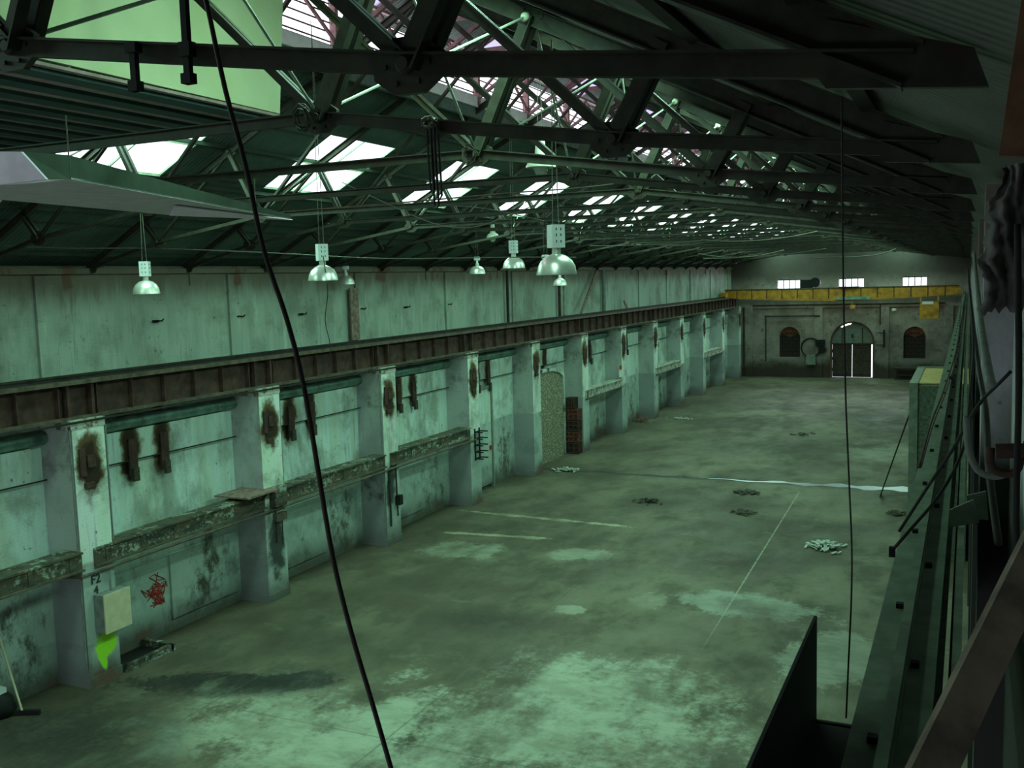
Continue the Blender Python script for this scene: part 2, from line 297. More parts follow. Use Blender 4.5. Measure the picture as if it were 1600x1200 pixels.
# ------------------------------------------------------------------ mesh helpers
class MB:
    def __init__(s): s.v = []; s.f = []; s.smooth = False
    def add(s, vs, fs):
        n = len(s.v); s.v += [tuple(v) for v in vs]; s.f += [tuple(i+n for i in f) for f in fs]; return s
    def box(s, x0, x1, y0, y1, z0, z1):
        v = [(x, y, z) for x in (x0, x1) for y in (y0, y1) for z in (z0, z1)]
        return s.add(v, [(0, 1, 3, 2), (4, 6, 7, 5), (0, 4, 5, 1), (2, 3, 7, 6), (0, 2, 6, 4), (1, 5, 7, 3)])
    def bar(s, a, b, w, h, up=(0, 1, 0), off=(0, 0)):
        # rectangular bar from a to b, h measured along "up", w across
        a = Vector(a); b = Vector(b); d = (b-a).normalized(); u = Vector(up); u = (u-d*u.dot(d)).normalized(); r = d.cross(u)
        o = r*off[0]+u*off[1]; q = [a+o-r*w/2-u*h/2, a+o+r*w/2-u*h/2, a+o+r*w/2+u*h/2, a+o-r*w/2+u*h/2]
        return s.add(q+[p+(b-a) for p in q], [(0, 3, 2, 1), (4, 5, 6, 7), (0, 1, 5, 4), (1, 2, 6, 5), (2, 3, 7, 6), (3, 0, 4, 7)])
    def tube(s, pts, r, n=8, cap=True):
        pts = [Vector(p) for p in pts]; rs = r if isinstance(r, (list, tuple)) else [r]*len(pts); base = len(s.v); prev = None
        for i, p in enumerate(pts):
            d = (pts[min(i+1, len(pts)-1)]-pts[max(i-1, 0)]).normalized()
            ref = prev if prev is not None else (Vector((0, 0, 1)) if abs(d.z) < .9 else Vector((1, 0, 0)))
            a = (ref-d*ref.dot(d)).normalized(); b = d.cross(a); prev = a
            for k in range(n):
                t = 2*math.pi*k/n; s.v.append(tuple(p+a*math.cos(t)*rs[i]+b*math.sin(t)*rs[i]))
        for i in range(len(pts)-1):
            for k in range(n):
                k2 = (k+1) % n; s.f.append((base+i*n+k, base+i*n+k2, base+(i+1)*n+k2, base+(i+1)*n+k))
        if cap: s.f.append(tuple(base+k for k in reversed(range(n)))); s.f.append(tuple(base+(len(pts)-1)*n+k for k in range(n)))
        return s
    def lathe(s, prof, c=(0, 0, 0), n=20, axis='z'):
        base = len(s.v)
        for (r, z) in prof:
            for k in range(n):
                t = 2*math.pi*k/n; x, y = r*math.cos(t), r*math.sin(t)
                p = (x, y, z) if axis == 'z' else ((z, x, y) if axis == 'x' else (x, z, y))
                s.v.append(tuple(Vector(p)+Vector(c)))
        for i in range(len(prof)-1):
            for k in range(n):
                k2 = (k+1) % n; s.f.append((base+i*n+k, base+i*n+k2, base+(i+1)*n+k2, base+(i+1)*n+k))
        return s
    def prism(s, poly, d, holes=()):
        # polygon (3D points), thickened by the vector d; holes are polygons too
        loops = [[Vector(p) for p in poly]]+[[Vector(p) for p in h] for h in holes]
        flat = [p for l in loops for p in l]; tris = tessellate_polygon(loops); n = len(flat); d = Vector(d)
        fs = [tuple(t) for t in tris]+[tuple(i+n for i in reversed(t)) for t in tris]; k = 0
        for l in loops:
            m = len(l)
            for i in range(m): j = (i+1) % m; fs.append((k+i, k+j, k+j+n, k+i+n))
            k += m
        return s.add(flat+[p+d for p in flat], fs)
    def build(s, name, mat, parent=None, smooth=False):
        me = bpy.data.meshes.new(name); me.from_pydata(s.v, [], s.f); me.update()
        bm = bmesh.new(); bm.from_mesh(me); bmesh.ops.recalc_face_normals(bm, faces=bm.faces); bm.to_mesh(me); bm.free()
        me.materials.append(mat)
        if smooth or s.smooth: me.polygons.foreach_set('use_smooth', [True]*len(me.polygons))
        o = bpy.data.objects.new(name, me); COL.objects.link(o)
        if parent is not None: o.parent = parent
        return o
def thing(name, label, cat, loc=(0, 0, 0), rz=0.0, group=None):
    o = bpy.data.objects.new(name, None); COL.objects.link(o); o.location = loc; o.rotation_euler = (0, 0, rz)
    o.empty_display_size = .2
    return tag(o, label, cat, group)
def tag(o, label, cat, group=None):
    o['label'] = label; o['category'] = cat
    if group: o['group'] = group
    return o
def struct(o): o['kind'] = 'structure'; return o
def center(o, loc):
    # move an object's origin to loc without moving its mesh
    loc = Vector(loc); o.data.transform(Matrix.Translation(-loc)); o.location = loc; return o
def dup(root, loc, label=None, rz=None):
    r = root.copy(); COL.objects.link(r); r.location = loc
    if rz is not None: r.rotation_euler = (0, 0, rz)
    if label: r['label'] = label
    for ch in list(root.children):
        c = ch.copy(); COL.objects.link(c); c.parent = r
        for gch in ch.children:
            d = gch.copy(); COL.objects.link(d); d.parent = c
    return r
ORD = ['nearest', 'second', 'third', 'fourth', 'fifth', 'sixth', 'seventh', 'eighth', 'ninth', 'tenth', 'eleventh', 'twelfth', 'thirteenth',
       'fourteenth', 'fifteenth', 'sixteenth', 'seventeenth', 'eighteenth', 'nineteenth', 'twentieth', 'twenty-first', 'twenty-second',
       'twenty-third', 'twenty-fourth', 'twenty-fifth', 'twenty-sixth', 'twenty-seventh']
YE = 77.5; YN = -3.0; XLW = -16.9; XRW = .3
PY = [13.78+BAY*i for i in range(-2, 12)]           # near edges of the piers

# ------------------------------------------------------------------ setting: floor, walls
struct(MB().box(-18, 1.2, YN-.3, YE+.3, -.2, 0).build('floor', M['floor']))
wl = MB().box(XLW-.35, XLW, YN-.3, YE+.3, 0, 8.55)
struct(wl.build('wall_left', M['wall']))
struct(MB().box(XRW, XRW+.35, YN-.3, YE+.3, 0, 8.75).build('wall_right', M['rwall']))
nwm = MB().prism([(XLW, YN, 0), (XLW, YN, 14.3), (XRW, YN, 14.3), (XRW, YN, 0)], (0, -.3, 0), holes=[[(a, YN, 2.5), (a, YN, 4.7), (b, YN, 4.7), (b, YN, 2.5)] for a, b in NW])
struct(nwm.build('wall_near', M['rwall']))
for i, (a, b) in enumerate(NW):  # frames and panes of the added windows, never in view
    fr = MB()
    for k in range(5): fr.box(a+(b-a)*k/4-.025, a+(b-a)*k/4+.025, YN-.2, YN-.14, 2.5, 4.7)
    for z in (2.52, 3.2, 3.95, 4.68): fr.box(a, b, YN-.2, YN-.14, z-.025, z+.025)
    w = struct(fr.build('window_%d' % (i+60), M['black'])); MB().box(a, b, YN-.18, YN-.17, 2.5, 4.7).build('pane', M['glass'], w)
def arch(x0, x1, z0, z1, y, n=14, spring=None):
    r = (x1-x0)/2; cx = (x0+x1)/2; zs = spring if spring is not None else z1-r
    pts = [(x0, y, z0), (x0, y, zs)]
    for k in range(1, n): t = math.pi*(1-k/n); pts.append((cx+r*math.cos(t), y, zs+(z1-zs)*math.sin(t)))
    return pts+[(x1, y, zs), (x1, y, z0)]
CW = [(-13.34, -11.6), (-8.85, -7.07), (-4.42, -2.76)]
rect = lambda a, b, z0, z1, y: [(a, y, z0), (a, y, z1), (b, y, z1), (b, y, z0)]
door_hole = arch(-9.32, -6.42, .02, 4.12, YE)
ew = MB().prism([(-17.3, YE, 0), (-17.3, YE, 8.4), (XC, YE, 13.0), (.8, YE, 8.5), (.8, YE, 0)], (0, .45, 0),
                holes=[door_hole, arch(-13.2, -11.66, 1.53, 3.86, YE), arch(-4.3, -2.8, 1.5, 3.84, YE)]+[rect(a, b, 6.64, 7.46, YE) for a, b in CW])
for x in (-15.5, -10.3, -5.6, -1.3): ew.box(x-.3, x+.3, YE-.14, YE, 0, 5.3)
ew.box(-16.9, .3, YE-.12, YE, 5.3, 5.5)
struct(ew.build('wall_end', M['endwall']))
struct(MB().prism([(-10.7, YE, 11.9), (-10.7, YE, 13.3), (XC, YE, 14.3), (-6.5, YE, 13.3), (-6.5, YE, 11.9)], (0, .3, 0)).build('wall_monitor', M['endwall']))

# end wall windows and door
for i, (a, b) in enumerate(CW):
    fr = MB()
    for k in range(5):
        x = a+(b-a)*k/4; fr.box(x-.03, x+.03, YE+.15, YE+.22, 6.64, 7.46)
    fr.box(a, b, YE+.15, YE+.22, 6.64, 6.70).box(a, b, YE+.15, YE+.22, 7.40, 7.46)
    w = struct(fr.build('window_%d' % (i+1), M['black'])); MB().box(a, b, YE+.18, YE+.19, 6.64, 7.46).build('pane', M['glass'], w)
for i, (a, b, z0, z1) in enumerate(((-13.2, -11.66, 1.53, 3.86), (-4.3, -2.8, 1.5, 3.84))):
    inner = arch(a, b, z0, z1-.42, YE+.2, spring=z1-.77); 
    w = struct(MB().prism(inner, (0, .1, 0)).build('window_%d' % (i+4), M['boarded']))
    out = arch(a-.14, b+.14, z0+1.55, z1+.14, YE-.03); inn = arch(a, b, z0+1.55, z1, YE-.03)
    MB().prism(out+inn[::-1], (0, .06, 0)).build('arch_band', M['endwall'], w)
    fan = MB()
    for k in range(1, 6):
        t = math.pi*k/6; cx = (a+b)/2; fan.bar((cx, YE+.2, z1-.77), (cx+.77*math.cos(t), YE+.2, z1-.77+.77*math.sin(t)), .06, .04)
    fan.prism(arch(a, b, z1-.85, z1, YE+.22)+arch(a+.1, b-.1, z1-.85, z1-.14, YE+.22)[::-1], (0, .05, 0)); fan.build('fan_light_bars', M['redbrick'], w)
    # dirty red glass in the fanlight
    MB().prism(arch(a+.02, b-.02, z1-.78, z1-.02, YE+.26), (0, .02, 0)).build('pane', M['transl' if 0 else 'redbrick'], w) if i else \
        MB().prism(arch(a+.02, b-.02, z1-.62, z1-.02, YE+.26), (0, .02, 0)).build('pane', M['redbrick'], w)
d = bpy.data.objects.new('door_1', None); COL.objects.link(d); d.location = (-7.87, YE, 0); struct(d)
off = Vector((7.87, -YE, 0))
def dpart(mb, name, mat, par=d):
    mb.v = [tuple(Vector(v)+off) for v in mb.v]; return mb.build(name, mat, par)
dpart(MB().prism(arch(-9.45, -6.29, 0, 4.25, YE-.05)+door_hole[::-1], (0, .1, 0)), 'brick_arch', plain('dull_brick', (.13, .06, .045), .85, 0, .3))
for s_, (a, b) in ((0, (-9.27, -7.90)), (1, (-7.85, -6.53))):
    lf = MB().box(a, b, YE+.12, YE+.18, .06, 2.56)
    n = 7
    for k in range(n+1): x = a+(b-a)*k/n; lf.box(x-.012, x+.012, YE+.105, YE+.12, .10, 2.55)
    for z in (.3, 1.3, 2.3): lf.box(a, b, YE+.09, YE+.12, z, z+.14)
    leaf = dpart(lf, 'door_leaf', M['doorwood'])
fanp = [(-9.34, YE+.14, 2.58), (-9.34, YE+.14, 2.66)]
for k in range(1, 28):
    t = math.pi*(1-k/28); rr_ = 1.34 if 8 < k < 14 else 1.50
    fanp.append((-7.87+rr_*math.cos(t), YE+.14, 2.66+rr_*math.sin(t)))
fanp += [(-6.40, YE+.14, 2.66), (-6.40, YE+.14, 2.58)]
dpart(MB().prism(fanp, (0, .03, 0)), 'fanlight_glass', plain('grimy_glass', (.16, .20, .17), .4, 0, .2))
fb = MB().box(-9.32, -6.42, YE+.06, YE+.2, 2.52, 2.62)
for x in (-8.6, -7.15): fb.box(x-.03, x+.03, YE+.08, YE+.14, 2.6, 3.75)
dpart(fb, 'transom', M['doorwood'])
for z in (.5, 1.35, 1.9): dpart(MB().box(-9.36, -9.2, YE+.1, YE+.2, z, z+.22), 'hinge', M['rusty'])
dpart(MB().box(-7.95, -7.80, YE+.1, YE+.2, 3.0, 3.3), 'latch_plate', M['rusty'])

# ------------------------------------------------------------------ roof
rf = MB(); rf2 = MB()
def slab(xa, xb, ya, yb, Z, th=.05):
    za, zb = Z(xa)+ROOF, Z(xb)+ROOF
    (rf if Z is ZL else rf2).add([(xa, ya, za), (xb, ya, zb), (xb, yb, zb), (xa, yb, za), (xa, ya, za+th), (xb, ya, zb+th), (xb, yb, zb+th), (xa, yb, za+th)],
           [(0, 1, 2, 3), (4, 7, 6, 5), (0, 4, 5, 1), (1, 5, 6, 2), (2, 6, 7, 3), (3, 7, 4, 0)])
CL, CR = -10.5, -6.7
for Z, (e, cb), sk in ((ZL, (-17.3, CL), SKY_L), (ZR, (.8, CR), SKY_R)):
    lo, hi = sorted((e, cb)); slab(lo, sk[0], YN, YE+.5, Z); slab(sk[1], hi, YN, YE+.5, Z)
    prev = YN
    for y in SKY_Y:
        if Z is ZR and y < 5: continue
        slab(sk[0], sk[1], prev, y, Z); prev = y+SKY_W
    slab(sk[0], sk[1], prev, YE+.5, Z)
# monitor roof: alternating sheets and translucent panels
zmr = lambda x: 13.32+(1.0*(1-abs(x-XC)/2.3))
def mslab(mb, xa, xb, ya, yb):
    mb.add([(xa, ya, zmr(xa)), (xb, ya, zmr(xb)), (xb, yb, zmr(xb)), (xa, yb, zmr(xa)), (xa, ya, zmr(xa)+.04), (xb, ya, zmr(xb)+.04), (xb, yb, zmr(xb)+.04), (xa, yb, zmr(xa)+.04)],
           [(0, 1, 2, 3), (4, 7, 6, 5), (0, 4, 5, 1), (1, 5, 6, 2), (2, 6, 7, 3), (3, 7, 4, 0)])
mslab(rf, XC, -6.2, YN, YE+.5)
yy = YN; tp = []
for k in range(0, 13):
    a = Y0+T*2*k+.55; mslab(rf, -11.0, XC, yy, a); tp.append(a); yy = a+1.3
mslab(rf, -11.0, XC, yy, YE+.5)
rf.box(CL-.05, CL+.05, YN, YE, ZL(CL)-.15, 12.28); rf.box(CR-.05, CR+.05, YN, YE, ZR(CR)-.12, 12.3)
struct(rf.build('ceiling', M['roof'])); struct(rf2.build('ceiling', roof_mat('pale_roof_sheeting', (.14, .15, .125))))
tm = MB()
for a in tp: mslab(tm, -11.0, XC, a, a+1.3)
struct(tm.build('ceiling_translucent_sheets', M['transl']))
# grey lead flashing under the louvres
struct(MB().box(CL+.05, CL+.12, YN, YE, 12.0, 12.24).build('trim_1', M['greysheet']))

# skylights: frame, glazing bars and pane, each a window of its own
wn = 6
def skylight(sk, Z, y):
    global wn
    a, b = sk; fr = MB(); o = .03
    P_ = lambda x, yy, dz=0: Vector((x, yy, Z(x)+ROOF+dz))
    for yy in (y, y+SKY_W/2, y+SKY_W): fr.bar(P_(a, yy, o), P_(b, yy, o), .03, .04, (0, 0, 1))
    for x in (a, (a+b)/2, b): fr.bar(P_(x, y, o), P_(x, y+SKY_W, o), .035, .05, (0, 0, 1))
    w = struct(fr.build('window_%d' % wn, M['green_steel'])); wn += 1
    MB().add([P_(a, y, .1), P_(b, y, .1), P_(b, y+SKY_W, .1), P_(a, y+SKY_W, .1)], [(0, 1, 2, 3)]).build('pane', M['glass'], w)
for y in SKY_Y:
    skylight(SKY_L, ZL, y)
    if y > 5: skylight(SKY_R, ZR, y)

# ------------------------------------------------------------------ louvred monitor
lv = thing('louvre_bank', 'x', 'louvre', (CL, Y0-T+.06, 12.28), 0, 'louvre banks along the ridge monitor')
sl = MB()
for k in range(6):
    z = .06+k*.165; sl.bar((.02, 0, z+.0), (.02, T-.12, z+.0), .05, .028, (.45, 0, .9))
sl.build('slats', M['slat'], lv)
MB().box(-.04, .04, -.03, .03, 0, 1.02).build('mullion', M['pink'], lv)
MB().box(-.04, .04, 0, T-.1, .98, 1.04).build('head_rail', M['pink'], lv)
lv['label'] = 'rusty louvre bank on the left side of the ridge monitor, nearest to the camera'
for k in range(0, NT):
    dup(lv, (CL, Y0+T*k+.06, 12.28), 'rusty louvre bank left side of ridge monitor, %s bay down the hall' % ORD[k+1])
for k in range(-1, NT):
    dup(lv, (CR, Y0+T*k+.06, 12.28), 'rusty louvre bank right side of ridge monitor, %s bay down the hall' % ORD[k+1])
mf = thing('monitor_truss', 'x', 'roof truss', (0, Y0, 0), 0, 'pink monitor frames over the ridge')
for x, Zb in ((CL, 12.05), (CR, 12.1)): MB().box(x-.05+(.1 if x == CL else -.1), x+.05+(.1 if x == CL else -.1), -.05, .05, Zb, 13.35).build('post', M['pink'], mf)
MB().bar((CL+.1, 0, 13.32), (XC, 0, 14.2), .1, .12).build('rafter', M['pink'], mf); MB().bar((CR-.1, 0, 13.32), (XC, 0, 14.2), .1, .12).build('rafter', M['pink'], mf)
MB().bar((CL, 0, 13.25), (CR, 0, 13.25), .1, .09).build('tie_beam', M['pink'], mf)
MB().bar((CL+.1, 0, 12.2), (XC, 0, 13.25), .07, .07).build('brace', M['pink'], mf); MB().bar((CR-.1, 0, 12.2), (XC, 0, 13.25), .07, .07).build('brace', M['pink'], mf)
MB().bar((CL+.13, 0, 12.3), (CL+.13, T/2, 13.2), .05, .05, (1, 0, 0)).build('side_brace', M['pink'], mf)
MB().bar((CL+.13, T, 12.3), (CL+.13, T/2, 13.2), .05, .05, (1, 0, 0)).build('side_brace', M['pink'], mf)
for k in range(NT):
    lab = 'pink painted monitor frame above the roof ridge, %s from the camera' % ORD[k]
    if k == 0: mf['label'] = lab
    else: dup(mf, (0, Y0+T*k, 0), lab)
tag(MB().bar((XC, YN, 12.98), (XC, YE, 12.98), .08, .16, (0, 0, 1)).build('ridge_beam', M['pink']), 'long steel ridge beam running under the monitor', 'beam')
for x in (-9.7, -7.5):
    tag(MB().bar((x, YN, zmr(x)-.08), (x, YE, zmr(x)-.08), .07, .1, (0, 0, 1)).build('monitor_purlin', M['pink']), 'pink monitor purlin %s of the roof ridge' % ('left' if x < XC else 'right'), 'purlin')

# ------------------------------------------------------------------ trusses
tr = thing('roof_truss', 'x', 'roof truss', (0, Y0, 0), 0, 'steel roof trusses across the hall')
def pair(a, b, w, gap, t=.012):
    # two angle irons back to back with a gap between them; w = face height
    m = MB()
    for s in (-1, 1):
        m.bar(a, b, w, t, (0, 1, 0), (0, s*gap/2)); m.bar(a, b, t, w*.55, (0, 1, 0), (-w/2, s*(gap/2+w*.275)))
    return m
nR = dict(h=(-.2, 8.73), A=(-2.3, 8.97), B=(-4.8, 9.35), C=(-4.15, 10.70), E=(-1.94, 9.60), R=(XC, 12.9))
nL = dict(h=(-17.0, 8.45), A=(-14.9, 8.97), B=(-12.3, 9.35), C=(-12.95, 10.60), E=(-15.25, 9.38), R=(XC, 12.9))
V3 = lambda p: (p[0], 0, p[1])
for n in (nR, nL):
    f_ = 1.0 if n is nR else .7
    rb = MB().bar(V3(n['h']), V3(n['R']), .16*f_, .014).bar(V3(n['h']), V3(n['R']), .014, .12*f_, (0, 1, 0), (.08*f_, 0)).bar(V3(n['h']), V3(n['R']), .014, .12*f_, (0, 1, 0), (-.08*f_, 0))
    rb.build('rafter', M['truss'], tr)
    pair(V3(n['h']), V3(n['A']), .09*f_, .03).build('bottom_chord', M['truss'], tr)
    pair(V3(n['A']), V3(n['B']), .09*f_, .03).build('bottom_chord', M['truss'], tr)
    pair(V3(n['A']), V3(n['E']), .13*f_, .05).build('strut', M['truss'], tr)
    pair(V3(n['B']), V3(n['C']), .14*f_, .06).build('strut', M['truss'], tr)
    pair(V3(n['A']), V3(n['C']), .07*f_, .02).build('diagonal', M['truss'], tr)
    pair(V3(n['B']), V3(n['R']), .075*f_, .02).build('diagonal', M['truss'], tr)
    for key, r in (('A', .15), ('B', .15), ('C', .13)):
        x, z = n[key]; gp = MB()
        pg = [(x+r*1.15*math.cos(t)*1.1, -.02, z+r*.9*math.sin(t)) for t in [math.pi*(k+.5)/4 for k in range(8)]]
        gp.prism(pg, (0, .04, 0)); gp.lathe([(0, -.07), (.03, -.07), (.045, -.05), (.045, .05), (.03, .07), (0, .07)], (x, 0, z), 10, 'y')
        for t in range(6): gp.box(x+r*.75*math.cos(t*1.047)-.01, x+r*.75*math.cos(t*1.047)+.01, -.035, .035, z+r*.6*math.sin(t*1.047)-.01, z+r*.6*math.sin(t*1.047)+.01)
        gp.build('gusset_plate', M['truss'], tr)
    x, z = n['h']; sg = 1 if x > -8 else -1
    MB().prism([(x+sg*.25, -.02, z-.1), (x-sg*.30, -.02, z-.05), (x-sg*.38, -.02, z+.06), (x-sg*.30, -.02, z+.2), (x+sg*.2, -.02, z+.04)], (0, .04, 0)).build('heel_plate', M['truss'], tr)
pair(V3(nR['B']), V3(nL['B']), .085, .03).build('tie_beam', M['truss'], tr)
trusses = []
for k in range(NT):
    lab = 'steel roof truss with riveted gussets and raised tie, %s from the camera' % ORD[k]
    if k == 0: tr['label'] = lab; trusses.append(tr)
    else: trusses.append(dup(tr, (0, Y0+T*k, 0), lab))

# bracing rods between neighbouring trusses
def rod(a, b, label):
    e = thing('bracing_rod', label, 'bracing rod', a, 0, 'slanting bracing rods between the roof trusses')
    d_ = Vector(b)-Vector(a); MB().tube([(0, 0, 0), d_], .013, 6).build('rod', M['rod'], e)
    MB().lathe([(0, -.04), (.035, -.035), (.05, 0), (.035, .035), (0, .04)], tuple(d_), 10, 'y').build('end_nut', M['enamel'], e, True)
for k in range(NT-1):
    y = Y0+T*k
    rod((-4.8, y+.08, 9.42), (-4.15, y+T-.12, 10.66), 'bright rod rising away from lower to upper chord, right roof slope, %s truss bay' % ORD[k])
    rod((-4.8, y+T-.08, 9.42), (-4.15, y+.12, 10.66), 'bright rod rising toward camera, right roof slope, %s truss bay' % ORD[k])
    if k % 2 == 0: rod((-12.3, y+.08, 9.42), (-12.95, y+T-.12, 10.55), 'bright rod between chords under left roof slope, %s truss bay' % ORD[k])

# purlins
pc = 0
for side, Z, xs in (('left', ZL, [-16.6, -15.2, -14.2, -13.0, -11.6, -10.8]), ('right', ZR, [-.6, -1.7, -2.8, -4.2, -5.4, -6.3])):
    for i, x in enumerate(xs):
        z = Z(x)+.115
        o = MB().bar((x, YN+.05, z), (x, YE-.02, z), .05, .07, (0, 0, 1)).bar((x, YN+.05, z-.035), (x, YE-.02, z-.035), .09, .012, (0, 0, 1)).build('purlin', M['dgreen' if side == 'left' else 'steel'])
        tag(center(o, (x, YN, z)), 'long %s roof purlin, %s up from the %s eave' % ('dark green' if side == 'left' else 'dark', ['lowest', 'second', 'third', 'fourth', 'fifth', 'sixth'][i], side), 'purlin', 'purlins under the roof sheeting')

# ------------------------------------------------------------------ left wall: piers, recesses, runway
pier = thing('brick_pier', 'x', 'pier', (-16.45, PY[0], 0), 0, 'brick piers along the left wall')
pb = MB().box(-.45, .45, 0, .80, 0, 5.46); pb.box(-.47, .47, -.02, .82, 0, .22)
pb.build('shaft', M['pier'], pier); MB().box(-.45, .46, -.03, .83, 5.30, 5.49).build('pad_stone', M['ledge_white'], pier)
MB().box(.45, .49, .12, .26, 4.35, 4.9).box(.45, .53, .2, .42, 4.1, 4.2).box(.45, .50, .3, .5, 4.5, 4.75).build('wall_bracket', M['rusty'], pier)
desc = ['', '', 'nearest in row, with neon spray paint', 'second in row, black soot low down', 'third in row, black pipe in front',
        'fourth in row, with a rung rack', 'fifth in row, before arched recess', 'sixth in row, beside rusty crates', 'seventh in row, with white notice']
for i, y in enumerate(PY):
    lab = 'mint brick pier on left wall, %s' % (desc[i] if 2 <= i < 9 else ('far left edge near the camera' if i < 2 else '%s in the row' % ORD[i-2]))
    if i == 1: lab = 'pale mint brick pier on the left wall before the nearest stained one'
    if i == 0: pier['label'] = lab
    else: dup(pier, (-16.45, y, 0), lab)
# upper wall strips above the runway
us = MB()
for i, y in enumerate(PY):
    us.box(XLW, XLW+.07, y+.1, y+.55, 6.2, 8.35)
    us.box(XLW, XLW+.04, y-1.2, y-1.0, 8.1, 8.4)
us.box(XLW, XLW+.10, YN, YE, 8.38, 8.5)
struct(us.build('trim_2', M['wall']))
for i, y in enumerate(PY[:-1]):
    ya, yb = y+.82, y+BAY-.02
    # roll moulding under the runway, seam conduit
    o = MB().tube([(XLW+.10, ya, 5.12), (XLW+.10, yb, 5.12)], .14, 12).build('roll_moulding', M['teal'], None, True)
    ph = ('beyond the left edge' if i == 0 else 'left of the nearest visible pier' if i == 1 else 'bay %s from the camera' % ORD[i-2])
    tag(center(o, (XLW+.1, ya, 5.12)), 'teal roll moulding under the left runway, %s' % ph, 'moulding', 'roll mouldings in the wall bays')
    o = MB().box(XLW, XLW+.10, ya, yb-.3, 4.28, 4.95).build('lintel_panel', M['wall']); tag(center(o, (XLW, ya, 4.3)), 'pale painted lintel panel high in the left wall, %s' % ph, 'wall panel', 'lintel panels in the wall bays')
    o = MB().tube([(XLW+.13, ya, 4.27), (XLW+.13, yb, 4.27)], .016, 6).build('conduit', M['steel']); tag(center(o, (XLW+.13, ya, 4.27)), 'thin dark conduit under the lintel panel, %s' % ph, 'conduit', 'conduits in the wall bays')
    for j, dy in enumerate((1.45, 2.4)):
        if i in (6,): continue
        e = thing('wall_bracket', 'rusted bracket on the left wall, %s, %s one' % (ph, 'nearer' if j == 0 else 'farther'), 'bracket', (XLW+.1, y+.8+dy, 4.0), 0, 'rusty brackets on the left wall')
        MB().box(0, .05, -.12, .12, -.1, .75).build('back_plate', M['rusty'], e); MB().box(.05, .12, -.08, .08, -.2, .1).build('shelf_block', M['scrap'], e)
# ledge girders between piers
def ledge(i, mat, z0=2.50, z1=2.83, word='dark peeling'):
    y = PY[i]; e = thing('ledge_girder', '%s ledge girder on left wall, %s' % (word, {1: 'at the left picture edge', 2: 'between nearest and second piers', 3: 'between second and third piers', 4: 'between third and fourth piers', 7: 'just beyond the crate stack', 9: 'between the eighth and ninth piers', 11: 'last one before the end wall'}[i]), 'girder', (-16.1, y+.3, z0), 0, 'ledge girders along the left wall')
    L_ = BAY-.3; h = z1-z0
    MB().box(.09, .12, 0, L_, 0, h).build('web', mat, e)
    MB().box(-.35, .17, 0, L_, h-.02, h+.02).build('top_angle', mat, e); MB().box(.0, .20, 0, L_, -.03, 0).build('bottom_angle', M['flange'], e)
    for k in range(6): MB().box(.12, .14, .3+k*.95, .38+k*.95, 0, h-.02).build('stiffener', mat, e)
    return e
for i in (1, 2, 3, 4): ledge(i, M['ledge'])
for i in (7, 9, 11): ledge(i, M['ledge_white'], 2.48, 2.83, 'whitish peeling')
pth = [(-15.96, PY[2]-6, 2.30), (-15.96, PY[2]-.9, 2.36), (-15.94, PY[2]+.6, 2.38), (-15.9, PY[5]+.4, 2.38)]
tag(MB().tube([(-16.75, PY[2]-3.5, 2.0), (-16.75, PY[2]-.25, 2.3), (-16.4, PY[2]-.15, 2.33), (-15.93, PY[2]-.08, 2.36), (-15.91, PY[2]+1, 2.38), (-15.90, PY[5]+.4, 2.38)], .032, 8).build('pipe', M['flange']), 'long grey brown pipe run along the ledge girders on left wall', 'pipe')

# crane runway, left
rw = thing('crane_runway_beam', 'long rusty brown crane runway girder on the left wall piers', 'crane runway', (-16.3, YN+.1, 5.5))
LR = 77.6+3-.1-1.2
MB().box(-.015, .015, 0, LR, .03, .70).build('web', M['rusty'], rw)
MB().box(-.2, .22, 0, LR, .70, .76).box(-.21, .24, 0, LR, .68, .70).build('top_flange', M['flange'], rw)
MB().box(-.2, .22, 0, LR, 0, .03).box(.2, .24, 0, LR, -.02, .05).build('bottom_flange', M['flange'], rw)
rl = MB()
for s in ((-.045, .045, 0, .02), (-.012, .012, .02, .07), (-.035, .035, .07, .11)): rl.box(s[0], s[1], 0, LR, .76+s[2], .76+s[3])
rl.build('rail', M['steel'], rw)
st0 = MB().box(.015, .13, -.012, .012, .03, .68).build('stiffener', M['rusty'], rw)
yst = [.55+.943*k for k in range(84)]
st0.location = (0, yst[0], 0)
for y in yst[1:]:
    c_ = st0.copy(); COL.objects.link(c_); c_.parent = rw; c_.location = (0, y, 0)
for i, y in enumerate(PY):
    if i > 11: continue
    for q in (.1, .7):
        c_ = st0.copy(); c_.name = 'joint_stiffener'; COL.objects.link(c_); c_.parent = rw; c_.location = (.02, y+q-YN-.1, 0); c_.scale = (1.15, 3, 1)
tag(MB().tube([(-15.98, YN+.2, 5.44), (-15.98, YE-2, 5.44)], .022, 6).build('pipe', M['steel']), 'thin dark pipe hung under the left crane runway girder', 'pipe')

